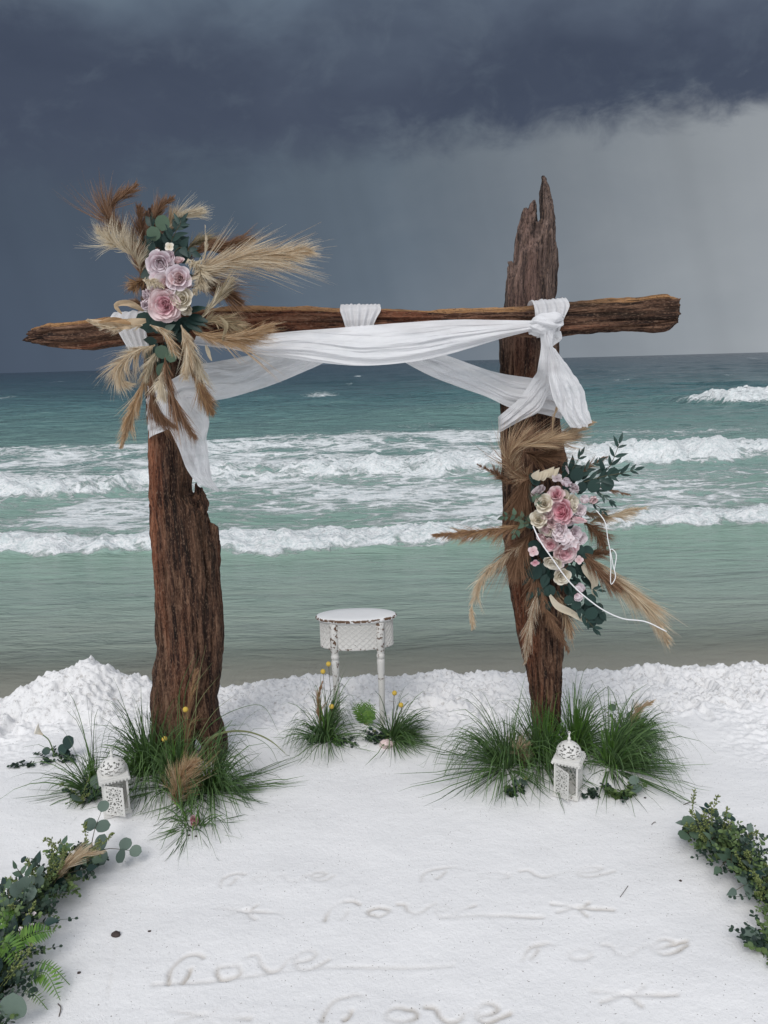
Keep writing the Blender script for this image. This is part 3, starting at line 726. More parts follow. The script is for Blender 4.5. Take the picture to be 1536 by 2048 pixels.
ribbon('rear_swag', [(722, 650, YB-0.095), (790, 670, YB-0.085), (840, 690, YB-0.06), (892, 710, YB-0.02), (944, 729, YB+0.03), (1003, 747, YR-0.15), (1067, 757, YR-0.16), (1100, 762, YR-0.15), (1126, 790, YR-0.10)],
       [(704, 668, YB-0.10), (750, 690, YB-0.10), (810, 725, YB-0.08), (857, 750, YB-0.04), (915, 773, YB+0.02), (974, 794, YR-0.16), (1020, 815, YR-0.165), (1075, 826, YR-0.165), (1124, 838, YR-0.10)], folds=3.0, amp=0.009, bulge=0.015, seed=3.0)
# wraps over the beam: rails run from the front bottom over the top to the back
def wrap(name, xs_top, xs_bot, ytop, ybot, folds, seed, amp=0.007, over=0.012):
    n, mm = 60, 44
    path = []
    tl = atY(xs_top[0], ytop[0], YB-0.085); tr = atY(xs_top[1], ytop[1], YB-0.085)
    bl = atY(xs_bot[0], ybot[0], YB-0.10); br = atY(xs_bot[1], ybot[1], YB-0.10)
    def rail(b, tp):
        return catmull([tuple(b), tuple(b.lerp(tp, 0.5)+Vector((0, -0.004, 0))), tuple(tp+Vector((0, 0, -0.01))), (tp.x, YB-0.045, tp.z+over), (tp.x, YB+0.045, tp.z+over), (tp.x, YB+0.09, tp.z-0.02), (tp.x, YB+0.095, tp.z-0.12)], n)
    U = rail(bl, tl); Lw = rail(br, tr)
    v = np.linspace(0, 1, mm)[None, :, None]; P = U[:, None]*(1-v)+Lw[:, None]*v
    u = np.linspace(0, 1, n)[:, None]
    w = np.sin(2*np.pi*(folds*v[..., 0]+0.5*pn(u*3, seed, 0.1)))+0.7*fbm(v[..., 0]*folds*2, u*2.0, seed, 3)
    d = amp*w
    P[..., 1] += -d*np.where(P[..., 1] < YB, 1, -1); P[..., 2] += np.abs(d)*0.7*sstep(0.3, 0.5, u)
    return mesh_obj(name, P, grid_faces(n, mm), M_cloth, drape)
wrap('beam_wrap', (680, 761), (692, 744), (617, 617), (660, 658), 5, 1.5)
wrap('beam_wrap', (1069, 1139), (1074, 1118), (613, 607), (676, 668), 4, 2.5, 0.009, 0.016)
wrap('beam_wrap', (218, 288), (258, 300), (634, 630), (700, 702), 4.5, 3.5)
def knot(px, py, Yk, rx, ry, rz, seed):
    n, mm = 40, 60
    t = np.linspace(0.02, np.pi-0.02, n)[:, None]; p = np.linspace(0, 2*np.pi, mm+1)[None, :-1]
    d = np.stack([np.cos(t)+0*p, np.sin(t)*np.cos(p), np.sin(t)*np.sin(p)], -1)
    tw = 1+0.16*np.sin(5*(p+1.3*t)+seed)+0.08*np.sin(9*(p+1.1*t)+2*seed)+0.12*pn(d[..., 0]*2+seed, d[..., 1]*2, d[..., 2]*2)
    P = d*tw[..., None]*np.array([rx, ry, rz])
    an = 0.35; P = np.stack([P[..., 0]*math.cos(an)-P[..., 2]*math.sin(an), P[..., 1], P[..., 0]*math.sin(an)+P[..., 2]*math.cos(an)], -1)
    P = P+np.array(atY(px, py, Yk))
    return mesh_obj('knot', P, grid_faces(n, mm, True), M_cloth, drape)
knot(1092, 648, YB-0.12, 0.066, 0.05, 0.040, 0.5)
knot(1078, 650, YB-0.13, 0.038, 0.04, 0.030, 2.5)
ribbon('hanging_tail', [(1078, 655, YB-0.135), (1082, 692, YB-0.13), (1077, 727, YB-0.12), (1063, 761, YR-0.18), (1037, 798, YR-0.18), (1002, 829, YR-0.16), (996, 834, YR-0.10)],
       [(1100, 660, YB-0.14), (1101, 700, YB-0.145), (1100, 750, YB-0.14), (1096, 787, YR-0.20), (1077, 824, YR-0.20), (1040, 842, YR-0.18), (1003, 863, YR-0.165), (996, 866, YR-0.10)], folds=3.2, amp=0.008, bulge=0.014, seed=4.0)
ribbon('hanging_tail', [(1084, 660, YB-0.135), (1098, 700, YB-0.14), (1099, 764, YB-0.14), (1109, 804, YB-0.135), (1126, 833, YB-0.13), (1141, 855, YB-0.125)],
       [(1110, 655, YB-0.12), (1106, 692, YB-0.135), (1126, 718, YB-0.13), (1149, 750, YB-0.12), (1167, 778, YB-0.11), (1173, 806, YB-0.10), (1184, 846, YB-0.10)], folds=3.0, amp=0.010, bulge=0.03, seed=5.0, ragged=0.01)
ribbon('knot_flap', [(1080, 668, YB-0.125), (1092, 690, YB-0.13), (1100, 702, YB-0.13)], [(1122, 662, YB-0.12), (1124, 676, YB-0.11), (1106, 692, YB-0.13)], folds=3, amp=0.006, n=40, mm=40, seed=6.0)
# around the left post
ribbon('post_wrap', [(292, 770, YL-0.06), (304, 772, YL-0.135), (340, 760, YL-0.15), (385, 735, YL-0.15), (414, 724, YL-0.14)],
       [(298, 880, YL-0.05), (304, 872, YL-0.135), (337, 858, YL-0.155), (380, 830, YL-0.16), (420, 803, YL-0.15)], folds=4, amp=0.008, bulge=0.01, n=80, seed=7.0)
ribbon('hanging_tail', [(300, 800, YL-0.15), (325, 835, YL-0.165), (337, 858, YL-0.17), (359, 903, YL-0.17), (375, 942, YL-0.165), (388, 960, YL-0.16), (408, 973, YL-0.16), (437, 981, YL-0.15)],
       [(400, 780, YL-0.165), (408, 806, YL-0.18), (419, 841, YL-0.18), (413, 880, YL-0.18), (416, 902, YL-0.175), (421, 942, YL-0.17), (426, 962, YL-0.16), (439, 980, YL-0.15)], folds=2.6, amp=0.012, bulge=0.02, seed=8.0)

# ------------------------------------------------------------------ plant building blocks
def leaf_vf(w, kind='ovate', nl=6, curl=0.12, fold=0.10):
    t = np.linspace(0, 1, nl)
    if kind == 'round': hw = w*np.sqrt(np.clip(1-(2*t-1)**2, 0, 1)); hw[0] = 0.02
    elif kind == 'lance': hw = w*np.sin(np.pi*t**0.8)
    else: hw = w*np.sin(np.pi*t**0.62)
    hw[-1] = 0.004
    V = []
    for q, h in zip(t, hw):
        z = -curl*q*q
        V += [(-h, q, z+fold*h), (0, q, z), (h, q, z+fold*h)]
    return np.array(V), [tuple(f) for f in grid_faces(nl, 3)]
LEAF = {'round': leaf_vf(0.47, 'round', 8, 0.05, 0.15), 'ovate': leaf_vf(0.30, 'ovate', 6, 0.16, 0.25), 'lance': leaf_vf(0.15, 'lance', 6, 0.14, 0.3), 'small': leaf_vf(0.40, 'round', 5, 0.05, 0.2)}
LM = {}
def leaf_mesh(kind, mat):
    k = (kind, mat.name)
    if k not in LM: LM[k] = mesh_data('leaf', *LEAF[kind], mat)
    return LM[k]
def rv(s=1.0): return Vector((random.gauss(0, s), random.gauss(0, s), random.gauss(0, s)))
def put_leaf(parent, kind, mat, pos, d, nrm, size):
    A = axes(d, nrm).to_4x4()
    inst('leaf', leaf_mesh(kind, mat), parent, Matrix.Translation(Vector(pos)) @ A @ Matrix.Scale(size, 4))
def sprig(parent, P, kind, mat, size, pairs, face=(0, -1, 0.2), spread=50, tip=True, jitter=0.25, name='sprig', alt=False):
    """stem with leaves that are objects of their own; P: world points"""
    C = catmull(P, 14)
    V, F = tube_vf(C, np.linspace(0.0022, 0.001, 14), 5)
    so = mesh_obj(name, V, F, M_stem, parent)
    face = Vector(face)
    for i in range(pairs):
        f = (i+0.6)/pairs; q = f*13; a = int(q); p = C[a]+(C[min(a+1, 13)]-C[a])*(q-a)
        T = Vector(C[min(a+1, 13)]-C[max(a-1, 0)]).normalized(); side = T.cross(face).normalized()
        for s in ((-1, 1) if not alt else ((-1,) if i % 2 else (1,))):
            an = R(spread+random.uniform(-18, 18))
            d = T*math.cos(an)+side*s*math.sin(an)+face*random.uniform(-0.1, 0.35)
            put_leaf(so, kind, mat, p, d, face+rv(jitter), size*random.uniform(0.75, 1.1)*(1-0.3*f))
    if tip: put_leaf(so, kind, mat, C[-1], C[-1]-C[-2], face+rv(0.2), size*0.7)
    return so
def xf(V, pos, d, nrm, s):
    A = np.array(axes(d, nrm)); return (np.asarray(V)*s) @ A.T+np.asarray(pos)
def spray(acc, P, size, pairs, mi=0, kind='small', face=(0, 0, 1), spread=60, stem_mi=None):
    C = catmull(P, 10); V, F = tube_vf(C, np.linspace(0.0014, 0.0006, 10), 4); acc.add(V, F, mi if stem_mi is None else stem_mi)
    face = Vector(face); LV, LF = LEAF[kind]
    for i in range(pairs):
        f = (i+0.5)/pairs; q = f*9; a = int(q); p = C[a]+(C[min(a+1, 9)]-C[a])*(q-a)
        T = Vector(C[min(a+1, 9)]-C[max(a-1, 0)]).normalized(); side = T.cross(face+rv(0.3)).normalized()
        for s in (-1, 1):
            an = R(spread+random.uniform(-20, 20)); d = T*math.cos(an)+side*s*math.sin(an)+rv(0.15)
            acc.add(xf(LV, p, d, face+rv(0.4), size*random.uniform(0.7, 1.15)*(1-0.35*f)), LF, mi)
    acc.add(xf(LV, C[-1], C[-1]-C[-2], face+rv(0.3), size*0.6), LF, mi)
SEED = (np.array([(0, 0, 0), (0.28, 0.5, 0), (-0.14, 0.5, 0.24), (-0.14, 0.5, -0.24), (0, 1, 0)]), [(0, 1, 2), (0, 2, 3), (0, 3, 1), (4, 2, 1), (4, 3, 2), (4, 1, 3)])
def seeds(acc, P, size, n, mi=0):
    C = catmull(P, 8); V, F = tube_vf(C, 0.001, 4); acc.add(V, F, mi)
    for i in range(n):
        p = C[min(7, int(random.random()**0.6*8))]; d = Vector(C[-1]-C[0]).normalized()+rv(0.75)
        acc.add(xf(SEED[0], Vector(p)+rv(0.003), d, rv(), size*random.uniform(0.7, 1.2)), SEED[1], mi)
def fern(parent, P, width, n, face=(0, 0, 1), name='fern_frond'):
    acc = Acc(); C = catmull(P, n+2); V, F = tube_vf(C, 0.0013, 4); acc.add(V, F)
    face = Vector(face); LV, LF = leaf_vf(0.12, 'ovate', 4, 0.1, 0.2)
    for i in range(1, n+1):
        f = i/n; T = Vector(C[i+1]-C[i-1]).normalized(); side = T.cross(face).normalized()
        w = width*(math.sin(math.pi*(0.12+0.80*f))**0.8)*(1 if f < 0.9 else 0.7)
        for s in (-1, 1):
            acc.add(xf(LV, C[i], T*0.35+side*s+face*0.12+rv(0.05), face+rv(0.12), w*random.uniform(0.9, 1.1)), LF)
    return acc.obj(name, M_fern, parent)

def strands(C, T, N, wid, ang, bias, droop, hair, seed, taper=(0.25, 1.0, 0.25), t0=0.0):
    """hair-fine ribbons leaving the curve C; returns V, F"""
    g = np.random.default_rng(seed); n = len(C)
    t = t0+(1-t0)*g.random(N)**0.85; q = t*(n-1); a = np.clip(q.astype(int), 0, n-2); f = (q-a)[:, None]
    p = C[a]*(1-f)+C[a+1]*f; tt = T[a]
    nl = max(6, N//11); lk = g.integers(0, nl, N)
    tl = t0+(1-t0)*g.random(nl)**0.85; t = np.clip(tl[lk]+g.normal(0, 0.012, N), 0, 1)
    q = t*(n-1); a = np.clip(q.astype(int), 0, n-2); f = (q-a)[:, None]; p = C[a]*(1-f)+C[a+1]*f; tt = T[a]
    rad = g.normal(size=(nl, 3))[lk]+0.28*g.normal(size=(N, 3)); rad -= tt*np.sum(rad*tt, 1)[:, None]; rad /= np.linalg.norm(rad, axis=1)[:, None]+1e-9
    prof = np.interp(t, [0, 0.45, 1], (taper[0], taper[1], taper[2]*0.45))
    L = np.where(g.random(nl) < 0.14, 1.6, 1.0)[lk]*wid*1.6*prof*g.uniform(0.35, 1.3, nl)[lk]*g.uniform(0.75, 1.1, N)
    an = np.radians(ang*g.uniform(0.35, 1.4, nl)[lk]+g.normal(0, 4, N))[:, None]
    d = tt*np.cos(an)+rad*np.sin(an)
    k = 4; V = np.zeros((N, k, 2, 3))
    side = np.cross(d, g.normal(size=(N, 3))); side /= np.linalg.norm(side, axis=1)[:, None]+1e-9
    x = p.copy()+rad*0.002; bias = np.asarray(bias, float)[None]+(g.normal(0, 0.22, (nl, 3))[lk])*np.array([[1, 0.6, 1]])
    for i in range(k):
        w = hair*(1-0.85*i/(k-1))*g.uniform(0.7, 1.3, N)[:, None]
        V[:, i, 0] = x-side*w; V[:, i, 1] = x+side*w
        d = d+bias*0.33+np.array([[0, 0, -droop*0.33]]); d /= np.linalg.norm(d, axis=1)[:, None]
        x = x+d*(L/(k-1))[:, None]
    b = np.arange(N)[:, None]*k*2
    F = np.concatenate([np.stack([b[:, 0]+2*i, b[:, 0]+2*i+1, b[:, 0]+2*i+3, b[:, 0]+2*i+2], 1) for i in range(k-1)])
    return V.reshape(-1, 3), F
_ps = [100]
def plume(parent, pts, col, wid=0.06, N=700, ang=28, bias=(0.35, 0, 0.05), droop=0.25, hair=0.0009, name='pampas_plume', taper=(0.45, 1.0, 0.35), col2=None, **lab):
    """pts: (px, py, Y)"""
    P = [tuple(atY(*q)) for q in pts] if len(pts[0]) == 3 and pts[0][0] > 5 else pts
    C = catmull(P, 24); T = np.gradient(C, axis=0); T /= np.linalg.norm(T, axis=1)[:, None]
    _ps[0] += 1; N = int(N*1.7); hair *= 1.2
    V, F = strands(C, T, N, wid, ang, bias, droop, hair, _ps[0], taper)
    SV, SF = tube_vf(C, np.linspace(0.0025, 0.0008, 24), 5)
    SFq = np.array([f for f in SF if len(f) == 4])
    mats = [PL[col]]; mi = None
    FF = np.concatenate([F, SFq+len(V)])
    if col2:
        mats.append(PL[col2]); g = np.random.default_rng(_ps[0]); sel = g.random(N) < 0.45
        mi = np.concatenate([np.tile(sel, 3).astype(int), np.zeros(len(SFq), int)])
    return mesh_obj(name, np.vstack([V, SV]), FF, mats, parent, mi=mi, **lab)

# roses
def petal_vf(w=0.75, h=1.0, cup=0.5, roll=0.25, n=6, mm=7):
    V = []; tip = []
    for i in range(n):
        v = i/(n-1)
        for j in range(mm):
            u = j/(mm-1)*2-1
            ww = w*(0.30+0.70*math.sin(math.pi*min(1, 0.12+0.62*v)))
            x = u*ww*math.sqrt(max(0, 1-0.35*(u*v)**2)); y = h*v*(1-0.16*u*u*v)
            z = cup*(u*u)*ww*0.75-roll*max(0, v-0.6)**2*4*0.5+cup*0.20*math.sin(math.pi*v)*-1
            z += 0.03*math.sin(5*u+3*v)
            V.append((x, y, z)); tip.append(v)
    return np.array(V), [tuple(f) for f in grid_faces(n, mm)], tip
PETAL = petal_vf()
PM = {}
def petal_mesh(col):
    if col not in PM: PM[col] = mesh_data('petal', PETAL[0], PETAL[1], PET[col], attrs={'tip': PETAL[2]})
    return PM[col]
RINGS = {'rose': [(3, 0.16, 10, 0.10, 0.55), (4, 0.30, 20, 0.22, 0.62), (5, 0.46, 36, 0.26, 0.72), (6, 0.60, 58, 0.22, 0.84)],
         'peony': [(4, 0.14, 16, 0.06, 0.50), (5, 0.24, 26, 0.14, 0.55), (6, 0.34, 38, 0.20, 0.62), (7, 0.46, 52, 0.22, 0.74), (7, 0.58, 70, 0.18, 0.86)],
         'bud': [(3, 0.22, 2, 0.0, 1.25), (5, 0.42, 8, 0.05, 1.35)]}
def rose_petals(kind):
    out = []
    for ri, (n, r, tilt, z, s) in enumerate(RINGS[kind]):
        for k in range(n):
            a = 2*math.pi*(k/n)+ri*0.7+random.uniform(-0.2, 0.2); tl = R(tilt+random.uniform(-7, 7))
            o = Vector((math.cos(a), math.sin(a), 0)); base = o*r*0.55+Vector((0, 0, -0.35+z*0.6))
            d = o*math.sin(tl)+Vector((0, 0, math.cos(tl))); nr = -o*math.cos(tl)+Vector((0, 0, math.sin(tl)))
            A = axes(d, nr).to_4x4()
            out.append(Matrix.Translation(base) @ A @ Matrix.Scale(s*random.uniform(0.9, 1.08), 4))
    return out
def core_vf():
    """tight spiral at the heart of a rose"""
    n = 46; V = []; tip = []
    for i in range(n):
        a = i*0.36; r = 0.03+0.0055*i
        for v in (0, 0.5, 1):
            rr = r*(0.75+0.35*v); V.append((rr*math.cos(a), rr*math.sin(a), -0.3+0.62*v-0.1*(i/n)*v)); tip.append(v*0.8)
    return np.array(V), [tuple(f) for f in grid_faces(n, 3)], tip
CORE = core_vf(); CM = {}
def core_mesh(col):
    if col not in CM: CM[col] = mesh_data('rose_heart', CORE[0], CORE[1], PET[col], attrs={'tip': CORE[2]})
    return CM[col]
def rose(parent, pos, face, dia, col, kind='rose', col_in=None, name='rose'):
    A = axes(rv()+Vector((0, 0, 1)), face)
    M = Matrix.Translation(Vector(pos)) @ A.to_4x4() @ Matrix.Rotation(random.uniform(0, 6.28), 4, 'Z') @ Matrix.Scale(dia*0.5*0.95, 4)
    big = dia > 0.045 and kind != 'bud'
    if big:
        o = inst(name, core_mesh(col_in or col), parent, M)
        ms = rose_petals(kind); nin = len(ms)//2
        for i, pm in enumerate(ms): inst('petal', petal_mesh(col_in if (col_in and i < nin) else col), o, M @ pm)
        return o
    acc = Acc(); tips = []
    acc.add(CORE[0], CORE[1]); tips += list(CORE[2])
    for pm in rose_petals(kind):
        mm = np.array(pm); acc.add(PETAL[0] @ mm[:3, :3].T+mm[:3, 3], PETAL[1]); tips += list(PETAL[2])
    return inst(name, acc.data(name, PET[col], attrs={'tip': tips}), parent, M)
def blossom(parent, pos, face, dia, col, name='small_blossom', npet=4):
    acc = Acc(); tips = []; LV, LF, lt = petal_vf(0.6, 1.0, 0.2, 0.3, 4, 5)
    for k in range(npet):
        a = 2*math.pi*k/npet; o = Vector((math.cos(a), math.sin(a), 0.25))
        acc.add(xf(LV, o*0.08, o, (0, 0, 1), 1.0), LF); tips += list(lt)
    A = axes(rv(), face).to_4x4()
    return inst(name, acc.data(name, PET[col], attrs={'tip': tips}), parent, Matrix.Translation(Vector(pos)) @ A @ Matrix.Scale(dia/2, 4))
def dried_leaf(parent, pts, w, col, name='dried_leaf'):
    C = catmull([tuple(atY(*q)) for q in pts], 16); n = 16; T = np.gradient(C, axis=0); T /= np.linalg.norm(T, axis=1)[:, None]
    side = np.cross(T, [0.1, -1, 0.2]); side /= np.linalg.norm(side, axis=1)[:, None]; nr = np.cross(side, T)
    V = []
    for i in range(n):
        f = i/(n-1); h = w*math.sin(math.pi*(0.08+0.9*f))**0.7
        for u in (-1, -0.5, 0, 0.5, 1):
            V.append(C[i]+side[i]*u*h*(1+0.2*math.sin(7*f+u))+nr[i]*(0.35*h*u*u+0.006*math.sin(9*f+3*u)))
    return mesh_obj(name, V, grid_faces(n, 5), PL[col], parent)
def px_size(px, Y): return px*(Y*0.985)/FPX

# ------------------------------------------------------------------ left flower arrangement
FL = YB-0.20
A1 = empty('flower_arrangement', atY(335, 640, YB-0.08), 'upper flower arrangement of pink roses and windblown pampas at the post and crossbeam joint', 'flower arrangement', 'arch flower arrangements')
A2p = YR-0.27
A2 = empty('flower_arrangement', atY(1110, 1060, YR-0.11), 'lower flower arrangement of roses, dark eucalyptus and white cord on the tapering post', 'flower arrangement', 'arch flower arrangements')
def flowers(parent, L, Y0, cx, cy, bulge=0.0, fw=0.0):
    for (x, y, d, col, kind, cin) in L:
        d = d*(1.12 if kind != 'bud' else 1.25)
        p = atY(x, y, Y0-bulge*0+random.uniform(-0.012, 0.012)-(0.02 if d > 40 else 0))
        off = Vector(((x-cx)/120, -1.0, -(y-cy)/220+0.12))
        if kind == 'blossom': blossom(parent, p, off+rv(0.2), px_size(d, Y0), col)
        else: rose(parent, p, off+rv(0.12), px_size(d, Y0), col, kind, cin, 'flower_bud' if kind == 'bud' else ('peony' if kind == 'peony' else 'rose'))
flowers(A1, [(329, 610, 58, 'blush', 'peony', 'pink'), (363, 597, 42, 'cream', 'rose', None), (358, 556, 46, 'lav', 'rose', 'blush'), (320, 526, 46, 'lav', 'rose', None), (332, 568, 46, 'white', 'rose', 'blush'),
             (357, 522, 22, 'blush', 'rose', None), (295, 589, 20, 'lav', 'bud', None), (293, 608, 20, 'lav', 'bud', None), (350, 629, 24, 'blush', 'rose', None), (312, 553, 24, 'lav', 'blossom', None), (316, 547, 24, 'white', 'blossom', None),
             (327, 536, 24, 'white', 'blossom', None), (302, 540, 22, 'lav', 'blossom', None), (310, 506, 20, 'white', 'blossom', None), (339, 494, 16, 'cream', 'blossom', None), (305, 570, 26, 'cream', 'rose', None), (372, 570, 22, 'lav', 'rose', None), (340, 585, 24, 'white', 'rose', None), (343, 540, 30, 'white', 'rose', 'blush'), (308, 583, 26, 'white', 'rose', 'blush'), (322, 583, 26, 'lav', 'rose', None), (352, 578, 26, 'white', 'rose', None), (372, 618, 24, 'cream', 'rose', None), (304, 532, 24, 'white', 'rose', 'lav'), (338, 512, 24, 'lav', 'rose', None)], FL-0.075, 335, 570)
# dark filling foliage behind the blooms
def fill(parent, x0, x1, y0, y1, n, Y0, mat=M_leaf_dark, kinds=('ovate', 'lance', 'round'), size=(0.045, 0.075), out=None):
    for i in range(n):
        x = random.uniform(x0, x1); y = random.uniform(y0, y1)
        cx, cy = out or ((x0+x1)/2, (y0+y1)/2)
        d = Vector(((x-cx)+random.gauss(0, 15), random.uniform(-10, 8), -(y-cy)+random.gauss(0, 15)))
        put_leaf(parent, random.choice(kinds), mat, atY(x, y, Y0+random.uniform(-0.02, 0.03)), d, Vector((0, -1, 0.35))+rv(0.35), random.uniform(*size))
fill(A1, 300, 372, 490, 640, 34, FL-0.01)
fill(A1, 300, 355, 640, 720, 24, FL-0.02)
fill(A1, 295, 350, 450, 505, 26, FL-0.01, size=(0.05, 0.075), kinds=('ovate', 'lance'))
for (x, y, d, k) in [(323, 462, 0.060, 'round'), (312, 482, 0.055, 'round'), (303, 505, 0.05, 'ovate'), (329, 725, 0.062, 'round'), (322, 690, 0.055, 'round'), (345, 700, 0.05, 'round')]:
    put_leaf(A1, k, M_leaf_dark if k == 'ovate' else M_leaf_euc, atY(x, y, FL-0.05), (random.uniform(-0.3, 0.3), -0.2, 1 if y < 600 else -1), (0.1, -1, 0.3), d)
sprig(A1, [tuple(atY(*q)) for q in ((338, 500, FL-0.03), (348, 470, FL-0.05), (362, 446, FL-0.06))], 'lance', M_leaf_dark, 0.07, 5)
sprig(A1, [tuple(atY(*q)) for q in ((345, 510, FL-0.03), (360, 495, FL-0.05), (384, 505, FL-0.06))], 'ovate', M_leaf_dark, 0.06, 3)
for q in ((372, 625, 398, 616), (370, 636, 402, 646), (365, 642, 400, 660), (360, 640, 345, 668), (376, 630, 410, 640)):
    put_leaf(A1, 'lance', M_leaf_dark, atY(q[0], q[1], FL-0.04), atY(q[2], q[3], FL-0.07)-atY(q[0], q[1], FL-0.04), (0, -1, 0.5), 0.10)
put_leaf(A1, 'ovate', M_leaf_grey, atY(330, 662, FL-0.07), (0.7, -0.2, 0.4), (0, -1, 0.3), 0.05)
Yp = FL+0.0
PLUMES1 = [
    (dict(pts=[(287, 520, Yp+.03), (262, 480, Yp+.02), (225, 448, Yp), (214, 428, Yp), (228, 405, Yp), (255, 385, Yp), (272, 370, Yp)], col='rust', col2='brown', wid=0.075, N=800, bias=(0.55, 0, 0.35), ang=32, droop=0)),
    (dict(pts=[(282, 545, Yp), (270, 515, Yp-.02), (235, 490, Yp-.03), (212, 474, Yp-.03), (197, 466, Yp-.03)], col='cream', wid=0.085, N=850, bias=(0.85, 0, 0.45), ang=40, droop=0)),
    (dict(pts=[(290, 500, Yp), (280, 455, Yp), (279, 415, Yp)], col='brown', wid=0.05, N=600, bias=(0.2, 0, 0.3), droop=0)),
    (dict(pts=[(296, 490, Yp), (308, 440, Yp), (325, 412, Yp), (346, 397, Yp)], col='brown', col2='rust', wid=0.05, N=700, bias=(0.2, 0, 0.2), droop=0)),
    (dict(pts=[(288, 560, Yp), (280, 525, Yp), (276, 500, Yp-.02)], col='rust', wid=0.06, N=600, bias=(0.1, 0, 0.2), droop=0)),
    (dict(pts=[(330, 470, Yp+.03), (350, 438, Yp+.02), (375, 430, Yp+.02), (406, 423, Yp+.02)], col='cream', wid=0.07, N=380, bias=(0.5, 0, 0.25), ang=22, droop=0)),
    (dict(pts=[(335, 470, Yp+.04), (345, 440, Yp+.03), (352, 428, Yp+.03)], col='tan', wid=0.05, N=260, bias=(0.4, 0, 0.2), droop=0)),
    (dict(pts=[(372, 520, Yp+.02), (400, 500, Yp), (445, 492, Yp), (505, 480, Yp)], col='brown', col2='rust', wid=0.07, N=850, bias=(0.45, 0, 0.08), ang=30, droop=0.05)),
    (dict(pts=[(365, 510, Yp+.05), (385, 490, Yp+.04), (415, 480, Yp+.03), (440, 488, Yp+.03)], col='olive', wid=0.06, N=450, bias=(0.3, 0, 0.05))),
    (dict(pts=[(382, 560, Yp-.02), (410, 540, Yp-.05), (450, 522, Yp-.06), (530, 513, Yp-.06), (618, 501, Yp-.06)], col='tan', col2='cream', wid=0.12, N=1700, bias=(0.6, 0, -0.02), ang=27, droop=0.10, taper=(0.9, 1.0, 0.3))),
    (dict(pts=[(400, 545, Yp-.06), (410, 510, Yp-.07), (410, 450, Yp-.07)], col='cream', wid=0.018, N=160, ang=12, bias=(0, 0, 0.1), droop=0)),
    (dict(pts=[(382, 575, Yp), (410, 572, Yp), (445, 580, Yp), (480, 606, Yp)], col='brown', col2='rust', wid=0.075, N=900, bias=(0.4, 0, -0.1), droop=0.2, ang=36)),
    (dict(pts=[(400, 640, Yp-.05), (425, 610, Yp-.07), (445, 585, Yp-.07), (466, 560, Yp-.07)], col='cream', col2='olive', wid=0.06, N=420, bias=(0.1, 0, 0.2), ang=18, droop=0)),
    (dict(pts=[(395, 650, Yp-.04), (430, 640, Yp-.06), (465, 648, Yp-.06), (495, 655, Yp-.06)], col='olive', col2='tan', wid=0.055, N=700, bias=(0.2, 0, 0.0), ang=35)),
    (dict(pts=[(385, 660, Yp-.05), (430, 676, Yp-.07), (480, 678, Yp-.08), (542, 652, Yp-.08)], col='tan', col2='gold', wid=0.085, N=1100, bias=(0.45, 0, -0.05), ang=26, droop=0.1, taper=(0.5, 1.0, 0.35))),
    (dict(pts=[(292, 560, Yp-.02), (275, 566, Yp-.05), (262, 580, Yp-.05)], col='gold', col2='brown', wid=0.035, N=500, bias=(0.1, 0, 0), ang=50)),
    (dict(pts=[(300, 620, Yp), (275, 605, Yp), (262, 612, Yp-.02)], col='rust', wid=0.03, N=300, bias=(0.1, 0, 0), ang=40)),
    (dict(pts=[(310, 690, Yp-.04), (270, 705, Yp-.05), (240, 735, Yp-.05), (236, 757, Yp-.05), (262, 770, Yp-.05)], col='cream', col2='tan', wid=0.070, N=850, bias=(0.6, 0, -0.1), ang=32)),
    (dict(pts=[(305, 715, Yp-.03), (290, 760, Yp-.04), (265, 820, Yp-.05), (243, 892, Yp-.05)], col='tan', col2='gold', wid=0.055, N=1100, bias=(0.05, 0, -0.15), ang=28)),
    (dict(pts=[(312, 720, Yp-.05), (302, 770, Yp-.06), (312, 820, Yp-.07), (350, 855, Yp-.08)], col='brown', wid=0.07, N=750, bias=(0.15, 0, -0.4), ang=20)),
    (dict(pts=[(330, 715, Yp-.07), (338, 770, Yp-.08), (355, 820, Yp-.08), (388, 872, Yp-.07)], col='rust', col2='brown', wid=0.08, N=800, bias=(0.2, 0, -0.4), ang=18)),
    (dict(pts=[(318, 700, Yp-.05), (300, 730, Yp-.06), (293, 760, Yp-.06)], col='cream', col2='olive', wid=0.045, N=600, bias=(0, 0, -0.3), ang=30)),
    (dict(pts=[(362, 650, Yp-.07), (376, 690, Yp-.09), (372, 752, Yp-.09)], col='cream', col2='tan', wid=0.065, N=1000, bias=(0.12, 0, -0.3), ang=30)),
    (dict(pts=[(378, 720, Yp-.05), (395, 760, Yp-.07), (424, 826, Yp-.07)], col='gold', col2='brown', wid=0.06, N=1000, bias=(0.1, 0, -0.3), ang=32)),
    (dict(pts=[(385, 690, Yp-.05), (395, 730, Yp-.06), (402, 775, Yp-.06)], col='cream', wid=0.055, N=600, bias=(0.2, 0, -0.3), ang=26)),
    (dict(pts=[(328, 735, Yp-.08), (322, 770, Yp-.09), (330, 800, Yp-.09)], col='cream', wid=0.04, N=600, bias=(0, 0, -0.2), ang=38)),
    (dict(pts=[(300, 650, Yp-.06), (325, 660, Yp-.09), (342, 690, Yp-.10), (358, 716, Yp-.10)], col='cream', col2='gold', wid=0.045, N=550, bias=(0.2, 0, -0.2), ang=24)),
    (dict(pts=[(376, 518, Yp-.07), (400, 540, Yp-.09), (398, 572, Yp-.09), (384, 590, Yp-.09)], col='cream', wid=0.028, N=900, bias=(0, 0, 0), ang=62, hair=0.0013)),
    (dict(pts=[(286, 560, Yp-.09), (305, 564, Yp-.11), (330, 575, Yp-.11)], col='cream', wid=0.014, N=450, bias=(0, 0, 0), ang=62, hair=0.0013))]
